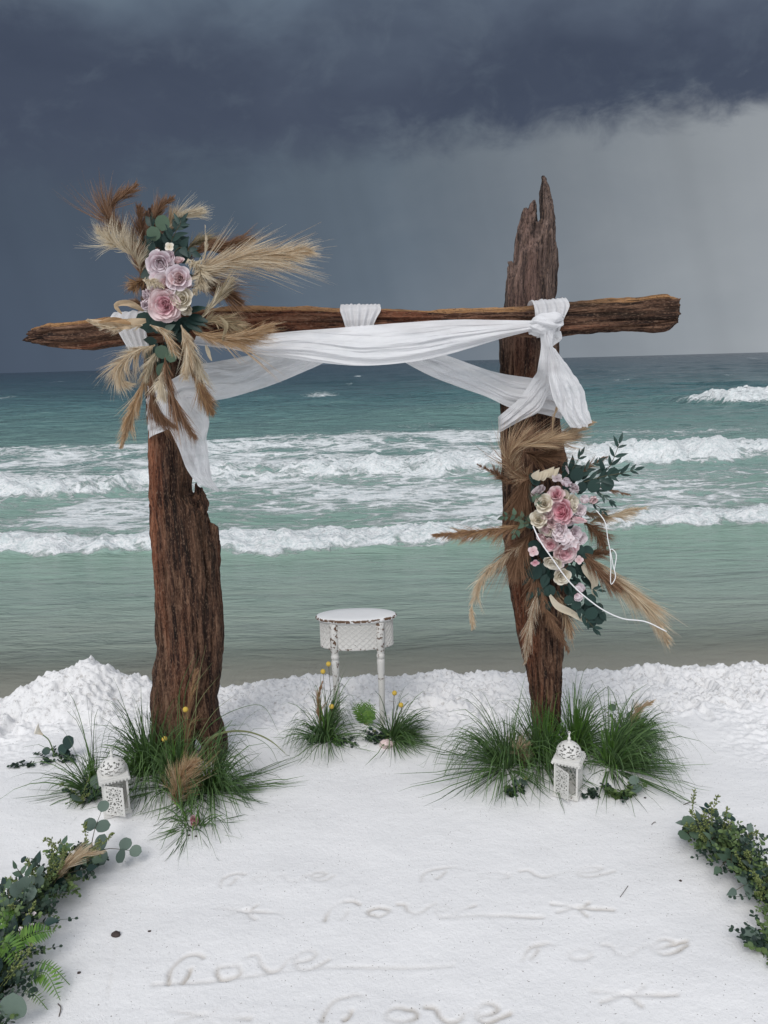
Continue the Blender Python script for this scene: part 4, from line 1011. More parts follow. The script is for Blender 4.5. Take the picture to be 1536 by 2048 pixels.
for kw in PLUMES1: plume(A1, **kw)
dried_leaf(A1, [(292, 642, Yp-.06), (250, 648, Yp-.09), (205, 649, Yp-.09), (172, 640, Yp-.09)], 0.020, 'tan')
plume(A1, [(285, 650, Yp-.08), (245, 656, Yp-.095), (205, 652, Yp-.095), (176, 640, Yp-.095)], 'cream', wid=0.03, N=500, ang=24, bias=(-0.2, 0, 0), droop=0.1, col2='tan')
dried_leaf(A1, [(262, 648, Yp-.10), (235, 640, Yp-.11), (196, 644, Yp-.11)], 0.010, 'gold')
dried_leaf(A1, [(288, 622, Yp-.02), (255, 606, Yp-.05), (232, 612, Yp-.05), (244, 628, Yp-.05)], 0.012, 'tan')
dried_leaf(A1, [(412, 690, Yp-.02), (418, 710, Yp-.02), (424, 722, Yp-.02)], 0.008, 'cream')
dried_leaf(A1, [(440, 632, Yp-.08), (452, 650, Yp-.09), (444, 682, Yp-.09)], 0.008, 'olive')

# ------------------------------------------------------------------ right flower arrangement
flowers(A2, [(1122, 1023, 50, 'pink', 'peony', 'hot'), (1112, 989, 34, 'blush', 'rose', 'pink'), (1077, 983, 32, 'mauve', 'rose', None), (1088, 1007, 36, 'cream', 'rose', None), (1145, 1007, 36, 'cream', 'rose', None), (1077, 1038, 34, 'cream', 'rose', None),
             (1095, 1030, 24, 'blush', 'rose', None), (1094, 1059, 32, 'cream', 'rose', 'blush'), (1118, 1058, 40, 'white', 'rose', 'lav'), (1155, 1041, 36, 'blush', 'rose', 'pink'), (1101, 1089, 28, 'blush', 'rose', 'pink'),
             (1130, 1106, 44, 'blush', 'peony', 'pink'), (1106, 1124, 38, 'cream', 'rose', None), (1124, 1152, 34, 'cream', 'rose', None), (1162, 1077, 26, 'white', 'rose', None), (1132, 967, 20, 'lav', 'bud', None), (1148, 979, 20, 'white', 'bud', None),
             (1169, 1002, 18, 'white', 'bud', None), (1185, 999, 18, 'blush', 'bud', None), (1159, 1178, 20, 'lav', 'bud', None), (1155, 1191, 18, 'lav', 'bud', None), (1066, 1103, 20, 'blush', 'blossom', None), (1070, 1125, 16, 'pink', 'blossom', None),
             (1114, 957, 20, 'mauve', 'blossom', None), (1133, 940, 16, 'mauve', 'blossom', None), (1158, 1120, 16, 'blush', 'blossom', None), (1138, 1040, 30, 'white', 'rose', 'blush'), (1105, 1045, 26, 'blush', 'rose', None), (1116, 1080, 28, 'white', 'rose', 'blush'), (1150, 1065, 28, 'white', 'rose', 'lav'), (1128, 992, 26, 'cream', 'rose', None), (1100, 1010, 26, 'blush', 'rose', None), (1146, 1095, 28, 'blush', 'rose', 'pink'), (1115, 1128, 26, 'white', 'rose', None), (1084, 1075, 24, 'blush', 'rose', None), (1160, 1020, 24, 'white', 'rose', None)], A2p-0.085, 1120, 1060)
for i in range(16):
    a = random.uniform(0, 6.28); r = 22*math.sqrt(random.random())
    blossom(A2, atY(1134+r*math.cos(a), 1076+r*0.85*math.sin(a), A2p-0.125), Vector((0, -1, 0.2))+rv(0.3), px_size(17, A2p), 'white')
for i in range(9):
    put_leaf(A2, 'ovate', PL['cream'], atY(1066+i*4.5, 960-random.uniform(0, 10), A2p-0.05), (random.uniform(0.2, 1.0), -0.5, 0.6), (0, -1, 0.4), 0.055)
fill(A2, 1065, 1165, 960, 1140, 46, A2p-0.01)
fill(A2, 1085, 1185, 1130, 1215, 46, A2p-0.01, out=(1110, 1080))
fill(A2, 1050, 1110, 1110, 1190, 22, A2p+0.01, kinds=('lance', 'ovate'), out=(1130, 1060))
fill(A2, 1165, 1200, 1195, 1240, 16, A2p+0.01, out=(1130, 1100), size=(0.05, 0.06))
fill(A2, 1120, 1200, 940, 985, 14, A2p+0.02, out=(1110, 1000), kinds=('lance', 'ovate'))
for (x, y, d) in [(1155, 950, 28), (1189, 973, 28), (1216, 970, 28), (1161, 1100, 22), (1130, 1126, 18), (1142, 1145, 25), (1155, 1210, 22), (1182, 1200, 26), (1184, 1227, 28), (1228, 947, 24), (1166, 975, 22), (1140, 1200, 20)]:
    s = px_size(d, A2p)*1.05
    put_leaf(A2, 'round', M_leaf_dark, atY(x-6, y+d*0.45, A2p-0.06), (0.25, -0.1, 1), (0.1, -1, 0.15), s)
def psprig(parent, pts, *a, **k): return sprig(parent, [tuple(atY(*q)) for q in pts], *a, **k)
Ya = A2p-0.04
psprig(A2, [(1200, 955, Ya), (1221, 930, Ya-.02), (1232, 905, Ya-.03), (1238, 888, Ya-.03)], 'lance', M_leaf_dark, 0.074, 4, spread=40)
psprig(A2, [(1165, 965, Ya), (1210, 952, Ya-.02), (1245, 946, Ya-.03), (1268, 940, Ya-.03)], 'lance', M_leaf_dark, 0.072, 5, spread=30)
psprig(A2, [(1130, 955, Ya), (1150, 930, Ya), (1160, 912, Ya)], 'lance', M_leaf_dark, 0.065, 3, spread=34)
psprig(A2, [(1145, 960, Ya), (1180, 935, Ya), (1195, 925, Ya)], 'lance', M_leaf_dark, 0.065, 3, spread=34)
psprig(A2, [(1185, 975, Ya), (1205, 990, Ya-.02), (1222, 1004, Ya-.02)], 'lance', M_leaf_dark, 0.058, 3, spread=34)
psprig(A2, [(1175, 1005, Ya), (1195, 1012, Ya-.02), (1206, 1022, Ya-.02)], 'lance', M_leaf_dark, 0.05, 2, spread=30)
psprig(A2, [(1150, 1205, Ya), (1170, 1235, Ya-.01), (1190, 1258, Ya-.01)], 'lance', M_leaf_dark, 0.066, 4, spread=26)
psprig(A2, [(1120, 1160, Ya), (1165, 1175, Ya-.02), (1195, 1180, Ya-.02)], 'lance', M_leaf_dark, 0.06, 3, spread=34)
psprig(A2, [(1065, 1050, Ya), (1045, 1036, Ya), (1020, 1030, Ya), (1008, 1034, Ya)], 'ovate', M_leaf_euc, 0.045, 4, spread=55)
psprig(A2, [(1060, 1045, Ya), (1040, 1050, Ya-.01), (1030, 1068, Ya-.01)], 'ovate', M_leaf_euc, 0.045, 2, spread=45)
psprig(A2, [(1060, 985, Ya-.05), (1076, 1000, Ya-.06), (1080, 1010, Ya-.06)], 'ovate', M_leaf_euc, 0.034, 2, spread=50)
put_leaf(A2, 'lance', M_leaf_dark, atY(1062, 1042, Ya-.05), (1, -0.1, -0.5), (0, -1, 0.3), 0.06)
Yq = A2p+0.02
PLUMES2 = [
    dict(pts=[(1070, 960, Yq), (1030, 945, Yq-.02), (1018, 915, Yq-.03), (1035, 895, Yq-.04), (1085, 885, Yq-.05), (1140, 872, Yq-.05)], col='rust', col2='tan', wid=0.10, N=1500, bias=(0.8, 0, 0.15), ang=34, droop=0, taper=(0.6, 1, 0.8)),
    dict(pts=[(1018, 918, Yq-.05), (1022, 900, Yq-.06), (1060, 888, Yq-.07), (1130, 870, Yq-.07), (1186, 845, Yq-.07)], col='tan', wid=0.07, N=600, bias=(0.6, 0, 0.15), ang=20, droop=0),
    dict(pts=[(1104, 880, Yq-.04), (1106, 845, Yq-.05), (1115, 815, Yq-.06), (1142, 794, Yq-.06)], col='tan', wid=0.022, N=240, ang=16, bias=(0.3, 0, 0.2), droop=0),
    dict(pts=[(1040, 975, Yq), (1010, 958, Yq), (980, 942, Yq), (955, 930, Yq)], col='brown', col2='rust', wid=0.035, N=420, bias=(0.3, 0, 0.3), ang=45, droop=0),
    dict(pts=[(1060, 1048, Yq-.03), (1020, 1056, Yq-.05), (950, 1064, Yq-.05), (868, 1070, Yq-.05)], col='gold', col2='rust', wid=0.060, N=1500, bias=(-0.15, 0, -0.35), ang=30, droop=0.3),
    dict(pts=[(1050, 1085, Yq-.02), (1000, 1120, Yq-.03), (962, 1160, Yq-.03), (943, 1215, Yq-.03), (946, 1256, Yq-.03)], col='tan', col2='cream', wid=0.060, N=950, bias=(0.1, 0, -0.3), ang=26),
    dict(pts=[(1060, 930, Yq), (1045, 985, Yq), (1035, 1035, Yq-.02)], col='brown', wid=0.10, N=1100, bias=(0, 0, -0.4), ang=34),
    dict(pts=[(1050, 905, Yq), (1085, 915, Yq-.01), (1105, 900, Yq-.01)], col='brown', wid=0.08, N=700, bias=(0.4, 0, 0), ang=40),
    dict(pts=[(1068, 1060, Yq), (1040, 1095, Yq-.01), (1030, 1150, Yq-.02)], col='rust', col2='brown', wid=0.10, N=1200, bias=(0, 0, -0.35), ang=34),
    dict(pts=[(1085, 1110, Yq+.02), (1070, 1160, Yq), (1062, 1200, Yq)], col='rust', col2='brown', wid=0.09, N=800, bias=(0.1, 0, -0.35), ang=30),
    dict(pts=[(1078, 1175, Yq-.02), (1066, 1220, Yq-.03), (1056, 1270, Yq-.02), (1051, 1325, Yq)], col='cream', col2='rust', wid=0.055, N=900, bias=(0, 0, -0.35), ang=24),
    dict(pts=[(1082, 1160, Yq-.02), (1090, 1215, Yq-.03), (1115, 1260, Yq-.02), (1137, 1302, Yq)], col='rust', col2='brown', wid=0.05, N=900, bias=(0.05, 0, -0.3), ang=26),
    dict(pts=[(1110, 1180, Yq-.01), (1130, 1225, Yq-.01), (1142, 1275, Yq)], col='tan', col2='rust', wid=0.06, N=600, bias=(0.1, 0, -0.3), ang=28),
    dict(pts=[(1165, 1105, Yq-.02), (1200, 1135, Yq-.04), (1250, 1175, Yq-.05), (1295, 1215, Yq-.05), (1334, 1282, Yq-.05)], col='tan', col2='cream', wid=0.11, N=1500, bias=(0.35, 0, -0.35), ang=24, taper=(0.6, 1, 0.35)),
    dict(pts=[(1160, 1100, Yq-.04), (1195, 1140, Yq-.06), (1235, 1175, Yq-.07)], col='brown', col2='rust', wid=0.085, N=850, bias=(0.3, 0, -0.3), ang=30),
    dict(pts=[(1160, 1125, Yq), (1190, 1108, Yq-.01), (1218, 1106, Yq-.01)], col='brown', wid=0.05, N=450, bias=(0.3, 0, 0.0), ang=28),
    dict(pts=[(1165, 1040, Yq), (1190, 1060, Yq-.02), (1212, 1092, Yq-.02)], col='brown', wid=0.055, N=800, bias=(0.1, 0, -0.15), ang=42),
    dict(pts=[(1165, 1025, Yq-.01), (1190, 1030, Yq-.02), (1210, 1035, Yq-.02)], col='olive', col2='rust', wid=0.05, N=420, bias=(0.2, 0, 0), ang=40),
    dict(pts=[(1180, 1045, Yq), (1215, 1035, Yq-.02), (1250, 1025, Yq-.02), (1288, 1016, Yq-.02)], col='cream', col2='tan', wid=0.06, N=650, bias=(0.4, 0, 0), ang=24),
    dict(pts=[(1190, 970, Yq), (1235, 984, Yq), (1262, 991, Yq)], col='rust', wid=0.02, N=240, bias=(0.3, 0, 0), ang=20),
    dict(pts=[(1150, 950, Yq), (1190, 925, Yq), (1212, 914, Yq)], col='rust', wid=0.035, N=300, bias=(0.3, 0, 0), ang=28)]
for kw in PLUMES2: plume(A2, **kw)
dried_leaf(A2, [(1100, 1190, Yq-.05), (1115, 1212, Yq-.06), (1145, 1228, Yq-.06), (1178, 1246, Yq-.06)], 0.016, 'cream')
dried_leaf(A2, [(1165, 1130, Yq-.05), (1185, 1160, Yq-.05), (1190, 1195, Yq-.05)], 0.02, 'cream')
def cord(pts, r):
    V, F = tube_vf(catmull([tuple(atY(*q)) for q in pts], 50), r, 7)
    return mesh_obj('cord', V, F, M_string, A2, label='white hanging cord')
Yc_ = A2p-0.17
cord([(1066, 1052, Yc_+.05), (1078, 1078, Yc_), (1105, 1118, Yc_), (1140, 1165, Yc_), (1172, 1195, Yc_), (1210, 1222, Yc_), (1245, 1237, Yc_+.01), (1290, 1243, Yc_+.02), (1333, 1263, Yc_+.03)], 0.0028)
cord([(1192, 1020, Yc_+.06), (1208, 1040, Yc_+.04), (1216, 1080, Yc_+.04), (1226, 1130, Yc_+.04), (1230, 1158, Yc_+.04), (1224, 1168, Yc_+.04), (1222, 1130, Yc_+.04), (1224, 1098, Yc_+.04), (1229, 1102, Yc_+.04), (1229, 1140, Yc_+.04)], 0.002)

# ------------------------------------------------------------------ small table
tb = gp(716, 1462); TY = 3.83
tc_ = atY(712, 1228, TY); tz = tc_.z
table = empty('side_table', (tc_.x, TY, gz(tc_.x, TY)), 'small oval distressed white side table with lattice apron and turned legs', 'table')
RX = px_size(80, TY*1.0+0.28); RY = RX*0.50; c = (tc_.x, TY, 0)
def oval(prof, k=72): return lathe_vf(prof, k, c, 1.0, RY/RX)
V, F = oval([(RX*0.93, tz-0.022), (RX*0.97, tz-0.021), (RX*1.005, tz-0.014), (RX*1.005, tz-0.008), (RX*0.985, tz-0.003), (RX*0.95, tz-0.0005), (RX*0.6, tz)])
mesh_obj('table_top', V, F, M_chip_top, table, attrs={'wear': [-0.5 if np.hypot((v[0]-c[0])/RX, (v[1]-c[1])/RY) < 0.975 else 0.55 for v in V]})
ap_h = px_size(56, TY+0.2); z1 = tz-0.022; z0 = z1-ap_h
V, F = oval([(RX*0.90, z0), (RX*0.915, z0+0.001), (RX*0.915, z0+0.009), (RX*0.895, z0+0.012), (RX*0.895, z1-0.008), (RX*0.915, z1-0.006), (RX*0.915, z1)])
mesh_obj('apron', V, F, M_chip, table, attrs={'wear': [0.16 if (v[2] < z0+0.011) else -0.2 for v in V]})
acc = Acc()     # raised diamond lattice on the apron
nd = 34; hgt = ap_h-0.022
for s in (-1, 1):
    for i in range(nd):
        for row in range(4):
            a0 = 2*math.pi*(i+(0 if s > 0 else 1)+0.5*(row % 2)*0)/nd
            pts = []
            for q in np.linspace(0, 1, 4):
                a = a0+s*2*math.pi/nd*(q*1.0)+s*2*math.pi/nd*row*1.0; zz = z0+0.011+hgt*(row+q)/4
                pts.append((c[0]+RX*0.898*math.cos(a), c[1]+RY*0.898*math.sin(a), zz))
            V, F = tube_vf(np.array(pts), 0.0026, 4); acc.add(V, F)
acc.obj('lattice', M_chip, table, attrs={'wear': np.full(acc.n, -0.2)})
for i, an in enumerate((-128, -48, 48, 132)):
    a = R(an); lx, ly = c[0]+RX*0.87*math.cos(a), c[1]+RY*0.87*math.sin(a)
    zb = gz(lx, ly)-0.04
    H = z0-zb
    V1, F1 = lathe_vf([(0.020, z1-0.002), (0.0225, z1-0.004), (0.0225, z0-0.006), (0.019, z0-0.012)][::-1], 10, (lx, ly, 0))
    prof = [(0.013, zb), (0.015, zb+0.3*H), (0.0185, zb+0.72*H), (0.0205, zb+0.86*H), (0.017, zb+0.885*H), (0.0215, zb+0.91*H), (0.0215, zb+0.925*H), (0.017, zb+0.95*H), (0.020, zb+H)]
    pr = []
    for (ra, za), (rb, zb2) in zip(prof[:-1], prof[1:]):
        for q in np.linspace(0, 1, 5)[:-1]: pr.append((ra+(rb-ra)*q, za+(zb2-za)*q))
    pr.append(prof[-1])
    V2, F2 = lathe_vf(pr, 14, (lx, ly, 0))
    w = [0.24]*len(V1)+[0.02 if zz > zb+0.5*H else -0.12 for zz in V2[:, 2]]
    acc = Acc(); acc.add(V1, F1); acc.add(V2, F2); acc.obj('leg', M_chip, table, attrs={'wear': w})

# ------------------------------------------------------------------ lanterns
def pierced(w, h, nx, ny, mask, th, place_fn):
    K = np.array([[mask((i+0.5)/nx*2-1, (j+0.5)/ny*2-1) for i in range(nx)] for j in range(ny)])
    V = []; F = []; idx = {}
    def vid(i, j, s):
        k = (i, j, s)
        if k not in idx: idx[k] = len(V); V.append(place_fn(i/nx, j/ny, s*th))
        return idx[k]
    for j in range(ny):
        for i in range(nx):
            if not K[j, i]: continue
            F.append((vid(i, j, 1), vid(i+1, j, 1), vid(i+1, j+1, 1), vid(i, j+1, 1)))
            F.append((vid(i, j, 0), vid(i, j+1, 0), vid(i+1, j+1, 0), vid(i+1, j, 0)))
            for di, dj, a, b in ((-1, 0, (i, j), (i, j+1)), (1, 0, (i+1, j+1), (i+1, j)), (0, -1, (i+1, j), (i, j)), (0, 1, (i, j+1), (i+1, j+1))):
                ii, jj = i+di, j+dj
                if ii < 0 or jj < 0 or ii >= nx or jj >= ny or not K[jj, ii]:
                    F.append((vid(*a, 0), vid(*a, 1), vid(*b, 1), vid(*b, 0)))
    return V, F
def filigree(u, v):
    if abs(u) > 0.80 or abs(v) > 0.92: return True
    y = v*2.1
    for yc in (0.0, 1.25, -1.25):
        yy = y-yc; r = math.hypot(u, yy); th = math.atan2(yy, abs(u))
        if r < 0.72:
            return not (0.16 < r < 0.66 and math.cos(8*th+2.2*math.sin(5*r))*math.cos(9*r) > 0.05)
    return not (math.sin(11*u)*math.sin(9*y) > 0.25)
def lantern(base, s, rot, label):
    L = empty('lantern', base, label, 'lantern', 'white lanterns beside the posts')
    W = 0.117*s; H = 0.152*s; b = Vector(base)
    ca, sa = math.cos(rot), math.sin(rot)
    def tr(x, y, z): return (b.x+x*ca-y*sa, b.y+x*sa+y*ca, b.z+z)
    def box(acc, c_, sz): 
        V, F = box_vf(c_, sz); acc.add([tr(*v) for v in V], F)
    wearf = lambda o, v: o
    def fin(acc, name, parent=L, w=0.05): return acc.obj(name, M_lantern, parent, attrs={'wear': np.full(acc.n, w)}, smooth=False)
    acc = Acc(); box(acc, (0, 0, 0.006*s), (W*1.10, W*1.10, 0.016*s)); box(acc, (0, 0, 0.019*s), (W*1.02, W*1.02, 0.010*s)); fin(acc, 'base')
    for x in (-1, 1):
        for y in (-1, 1):
            acc = Acc(); box(acc, (x*W*0.47, y*W*0.47, 0.024*s+H/2), (0.009*s, 0.009*s, H)); fin(acc, 'corner_post')
    for k in range(4):      # panels: -Y(door side), +X, +Y, -X
        def pf(u, v, d, k=k):
            x = (u-0.5)*W*0.90; z = 0.024*s+v*H; yy = -W*0.48-d
            if k == 0:      # the door stands ajar, hinged on its left edge
                q = (u)*W*0.90; o = R(38); x = -W*0.46+q*math.cos(o); yy = -W*0.50-q*math.sin(o)-d
                return tr(x, yy, z-0.004*s)
            a = k*math.pi/2; return tr(x*math.cos(a)-yy*math.sin(a), x*math.sin(a)+yy*math.cos(a), z)
        V, F = pierced(W, H, 26, 46, filigree, 0.0018*s, pf)
        mesh_obj('door' if k == 0 else 'side_panel', V, F, M_lantern, L, attrs={'wear': np.full(len(V), 0.03)}, smooth=False)
    zc = 0.024*s+H
    acc = Acc(); box(acc, (0, 0, zc+0.005*s), (W*1.06, W*1.06, 0.010*s)); box(acc, (0, 0, zc+0.0145*s), (W*1.20, W*1.20, 0.009*s)); box(acc, (0, 0, zc+0.024*s), (W*1.12, W*1.12, 0.010*s))
    for k in range(4):
        for i in range(9):
            x = (i/8-0.5)*W*1.1; yy = -W*0.60; a = k*math.pi/2
            V, F = box_vf((x*math.cos(a)-yy*math.sin(a), x*math.sin(a)+yy*math.cos(a), zc+0.0065*s), (0.006*s, 0.006*s, 0.007*s), a); acc.add([tr(*v) for v in V], F)
    fin(acc, 'cornice', w=0.10)
    zd = zc+0.029*s; Rd = W*0.50; Hd = 0.070*s
    def dome_mask(u, v):
        if v < -0.86 or v > 0.80: return True
        a = (u+1)*math.pi*4; q = math.sin(a*0.5)
        if abs(q) < 0.16: return True
        aa = (u*4) % 1.0-0.5; yy = v*0.7
        r = math.hypot(aa*1.5, (yy % 0.47)-0.235)
        return not (0.10 < r < 0.20 or math.sin(a*2)*math.sin(11*v) > 0.45)
    def df(u, v, d):
        a = u*2*math.pi; z = v; rr = (Rd+d)*math.sqrt(max(0, 1-z**2.3))*(1+0.06*math.sin(math.pi*z))+0.004*s*z
        return tr(rr*math.cos(a), rr*math.sin(a), zd+Hd*z+0.004*s*z**4)
    V, F = pierced(1, 1, 96, 26, dome_mask, 0.0018*s, df)
    mesh_obj('dome', V, F, M_lantern, L, attrs={'wear': np.full(len(V), 0.04)}, smooth=False)
    zt = zd+Hd
    V, F = lathe_vf([(0.012*s, zt-0.004*s), (0.012*s, zt+0.004*s), (0.005*s, zt+0.008*s), (0.007*s, zt+0.014*s), (0.009*s, zt+0.020*s), (0.006*s, zt+0.027*s), (0.003*s, zt+0.034*s), (0.0045*s, zt+0.040*s), (0.002*s, zt+0.052*s)], 12)
    mesh_obj('finial', [(b.x+v[0], b.y+v[1], b.z+v[2]) for v in V], F, M_lantern, L, attrs={'wear': np.full(len(V), 0.08)})
    t = np.linspace(0, 2*np.pi, 22)
    ring = [tr(0.006*s*math.cos(q), 0.0, zt+0.052*s+0.006*s*math.sin(q)) for q in t]
    V, F = tube_vf(ring, 0.0014*s, 5); mesh_obj('ring', V, F, M_lantern, L, attrs={'wear': np.full(len(V), 0.1)})
    return L
lantern(gp(1136, 1584), 0.87, R(-26), 'white filigree lantern with its door ajar, beside the tapering post')
lantern(gp(234, 1618), 0.88, R(24), 'white filigree lantern half hidden by grass, beside the split-foot post')

# ------------------------------------------------------------------ grasses and other plants at the feet
def blades(base, N, L, spread, mat, seed, lean=(0, 0), w=0.0027, up=1.0, droop=1.6, rbase=0.03):
    g = np.random.default_rng(seed); k = 8
    N = max(12, int(N*0.95)); nb = max(9, N//6); bk = g.integers(0, nb, N)
    az_ = g.uniform(0, 2*np.pi, nb)[bk]+g.normal(0, 0.30, N); r = rbase*np.sqrt(g.random(N))
    p = np.stack([base[0]+r*np.cos(az_), base[1]+r*np.sin(az_), np.full(N, base[2]-0.015)], 1)
    tilt = np.radians(np.clip(np.abs(g.normal(0, spread*1.0, nb))[bk]+g.normal(0, 9, N), 0, 78)); az2 = az_+g.normal(0, 0.22, N)
    d = np.stack([np.sin(tilt)*np.cos(az2)+lean[0], np.sin(tilt)*np.sin(az2)+lean[1], np.cos(tilt)*up], 1); d /= np.linalg.norm(d, axis=1)[:, None]
    Ls = 1.38*L*g.uniform(0.55, 1.15, nb)[bk]*g.uniform(0.7, 1.1, N); dr = 3.0*droop*g.uniform(0.35, 1.3, nb)[bk]*g.uniform(0.8, 1.2, N)
    side = np.cross(d, g.normal(size=(N, 3))); side /= np.linalg.norm(side, axis=1)[:, None]
    V = np.zeros((N, k, 2, 3)); x = p.copy()
    floor = base[2]-0.01
    for i in range(k):
        f = i/(k-1); ww = (w*g.uniform(0.8, 1.2, N)*(1-0.9*f**2))[:, None]
        V[:, i, 0] = x-side*ww; V[:, i, 1] = x+side*ww
        h = np.linalg.norm(d[:, :2], axis=1)
        d = d+np.stack([0*h, 0*h, -dr*(0.10+0.55*h)*f*0.55], 1); d /= np.linalg.norm(d, axis=1)[:, None]
        d[:, 0] += g.normal(0, 0.03, N)
        low = x[:, 2] < floor+0.012
        d[low, 2] = np.maximum(d[low, 2], 0.03)
        x = x+d*(Ls/(k-1))[:, None]; x[:, 2] = np.maximum(x[:, 2], floor+0.004)
    b = np.arange(N)[:, None]*k*2
    F = np.concatenate([np.stack([b[:, 0]+2*i, b[:, 0]+2*i+1, b[:, 0]+2*i+3, b[:, 0]+2*i+2], 1) for i in range(k-1)])
    return V.reshape(-1, 3), F
_gs = [500]
def tuft(px, py, label, sets, cat='grass', group='ornamental grass tufts'):
    b = gp(px, py); T = empty('grass_tuft', b, label, cat, group)
    for kw in sets:
        _gs[0] += 1; off = kw.pop('off', (0, 0)); mat = kw.pop('mat', M_grass)
        V, F = blades((b.x+off[0], b.y+off[1], gz(b.x+off[0], b.y+off[1])), mat=mat, seed=_gs[0], **kw)
        mesh_obj('blades', V, F, mat, T, kind='stuff')
    return T
B = lambda **k: k
tuft(300, 1545, 'dark grass tuft wrapped around the left side of the split-foot post', [B(N=230, L=0.34, spread=38), B(N=120, L=0.36, spread=55, lean=(-0.4, -0.2)), B(N=60, L=0.22, spread=20, mat=M_grass_b)])
tuft(352, 1572, 'dense dark grass tuft in front of the split-foot post', [B(N=300, L=0.33, spread=48, lean=(0, -0.25)), B(N=90, L=0.24, spread=30, mat=M_grass_b)])
tuft(425, 1580, 'drooping dark grass tuft at the split foot of the post', [B(N=300, L=0.32, spread=58, lean=(0.30, -0.25)), B(N=60, L=0.2, spread=40, mat=M_grass_b, lean=(0.2, -0.2))])
tuft(185, 1578, 'thin grass tuft behind the half hidden lantern', [B(N=110, L=0.30, spread=46, lean=(-0.2, 0)), B(N=30, L=0.2, spread=30, mat=M_grass_b)])
tuft(390, 1645, 'sparse low grass tuft beside the pink rosebud on the sand', [B(N=60, L=0.22, spread=58, lean=(0.3, -0.1), rbase=0.05), B(N=30, L=0.14, spread=60, mat=M_grass_b, lean=(-0.3, 0.1))])
tuft(1010, 1530, 'arching dark grass tuft beside the dried plume near the tapering post', [B(N=320, L=0.36, spread=58, lean=(-0.35, -0.15)), B(N=70, L=0.22, spread=16, mat=M_grass_b, off=(0.05, 0.05))])
tuft(1082, 1520, 'grass tuft in front of the tapering post beside the lantern', [B(N=260, L=0.30, spread=46, lean=(-0.05, -0.3)), B(N=130, L=0.22, spread=18, mat=M_grass_b, off=(0.03, 0.04))])
tuft(1150, 1500, 'bright upright grass tuft behind the lantern', [B(N=200, L=0.25, spread=18, mat=M_grass_b), B(N=200, L=0.32, spread=40, lean=(0.2, 0))])
tuft(1225, 1530, 'wide windswept dark grass tuft beyond the lantern', [B(N=420, L=0.34, spread=58, lean=(0.55, -0.15)), B(N=120, L=0.30, spread=34, lean=(0.5, 0.1)), B(N=60, L=0.24, spread=30, mat=M_grass_b)])
tuft(1262, 1480, 'grass tuft with bright blades behind the wide windswept tuft', [B(N=200, L=0.24, spread=44, lean=(0.35, 0)), B(N=160, L=0.15, spread=30, mat=M_grass_b, lean=(0.25, 0.0))])
tuft(652, 1476, 'windblown grass tuft by the dried plume under the small table', [B(N=200, L=0.26, spread=40, lean=(0.22, 0)), B(N=110, L=0.24, spread=55, lean=(-0.35, -0.1)), B(N=40, L=0.18, spread=25, mat=M_grass_b)])
tuft(790, 1474, 'low windblown grass tuft beside the seashell under the small table', [B(N=190, L=0.22, spread=50, lean=(0.75, 0)), B(N=120, L=0.22, spread=68, lean=(0.55, -0.05)), B(N=50, L=0.18, spread=45, mat=M_grass_b, lean=(0.3, 0))])
# striped tall grass against the split-foot post
b = gp(378, 1550); st = empty('striped_grass', b, 'tall pale striped grass stalk leaning against the split-foot post', 'grass')
for i, (pts) in enumerate([[(370, 1545), (365, 1450), (372, 1380), (400, 1310)], [(372, 1545), (372, 1440), (385, 1380), (425, 1325)], [(374, 1545), (380, 1450), (400, 1400), (440, 1350)], [(368, 1545), (355, 1440), (362, 1370), (395, 1300)],
                            [(376, 1545), (390, 1450), (395, 1370), (412, 1290)], [(380, 1545), (400, 1470), (432, 1420), (470, 1390)], [(378, 1545), (420, 1450), (470, 1420), (520, 1410), (560, 1470)],
                            [(382, 1545), (440, 1468), (500, 1465), (545, 1485), (575, 1512)], [(382, 1545), (430, 1470), (490, 1462), (540, 1480), (570, 1506)], [(382, 1545), (435, 1480), (495, 1470), (535, 1490), (562, 1540)]]):
    C = catmull([tuple(atY(x, y, 3.36-0.02*(i % 3))) for x, y in pts], 22)
    C[0] = (C[0][0], C[0][1], gz(C[0][0], C[0][1])-0.01)
    w = 0.004 if i in (7, 8) else 0.0022
    sd_ = np.cross(np.gradient(C, axis=0), [0.2, -1, 0.1]); sd_ /= np.linalg.norm(sd_, axis=1)[:, None]
    ww = (w*(1-0.85*np.linspace(0, 1, 22)**2))[:, None]
    V = np.stack([C-sd_*ww, C, C+sd_*ww], 1); V[:, 1, 1] -= 0.001
    mesh_obj('blade', V, grid_faces(22, 3), M_grass_v if i % 3 else M_grass, st)
plume(st, [(374, 1540, 3.34), (374, 1450, 3.34), (380, 1400, 3.34), (392, 1340, 3.34)], 'gold', wid=0.07, N=500, ang=16, bias=(0.15, 0, 0.2), droop=0, col2='rust', name='seed_head')

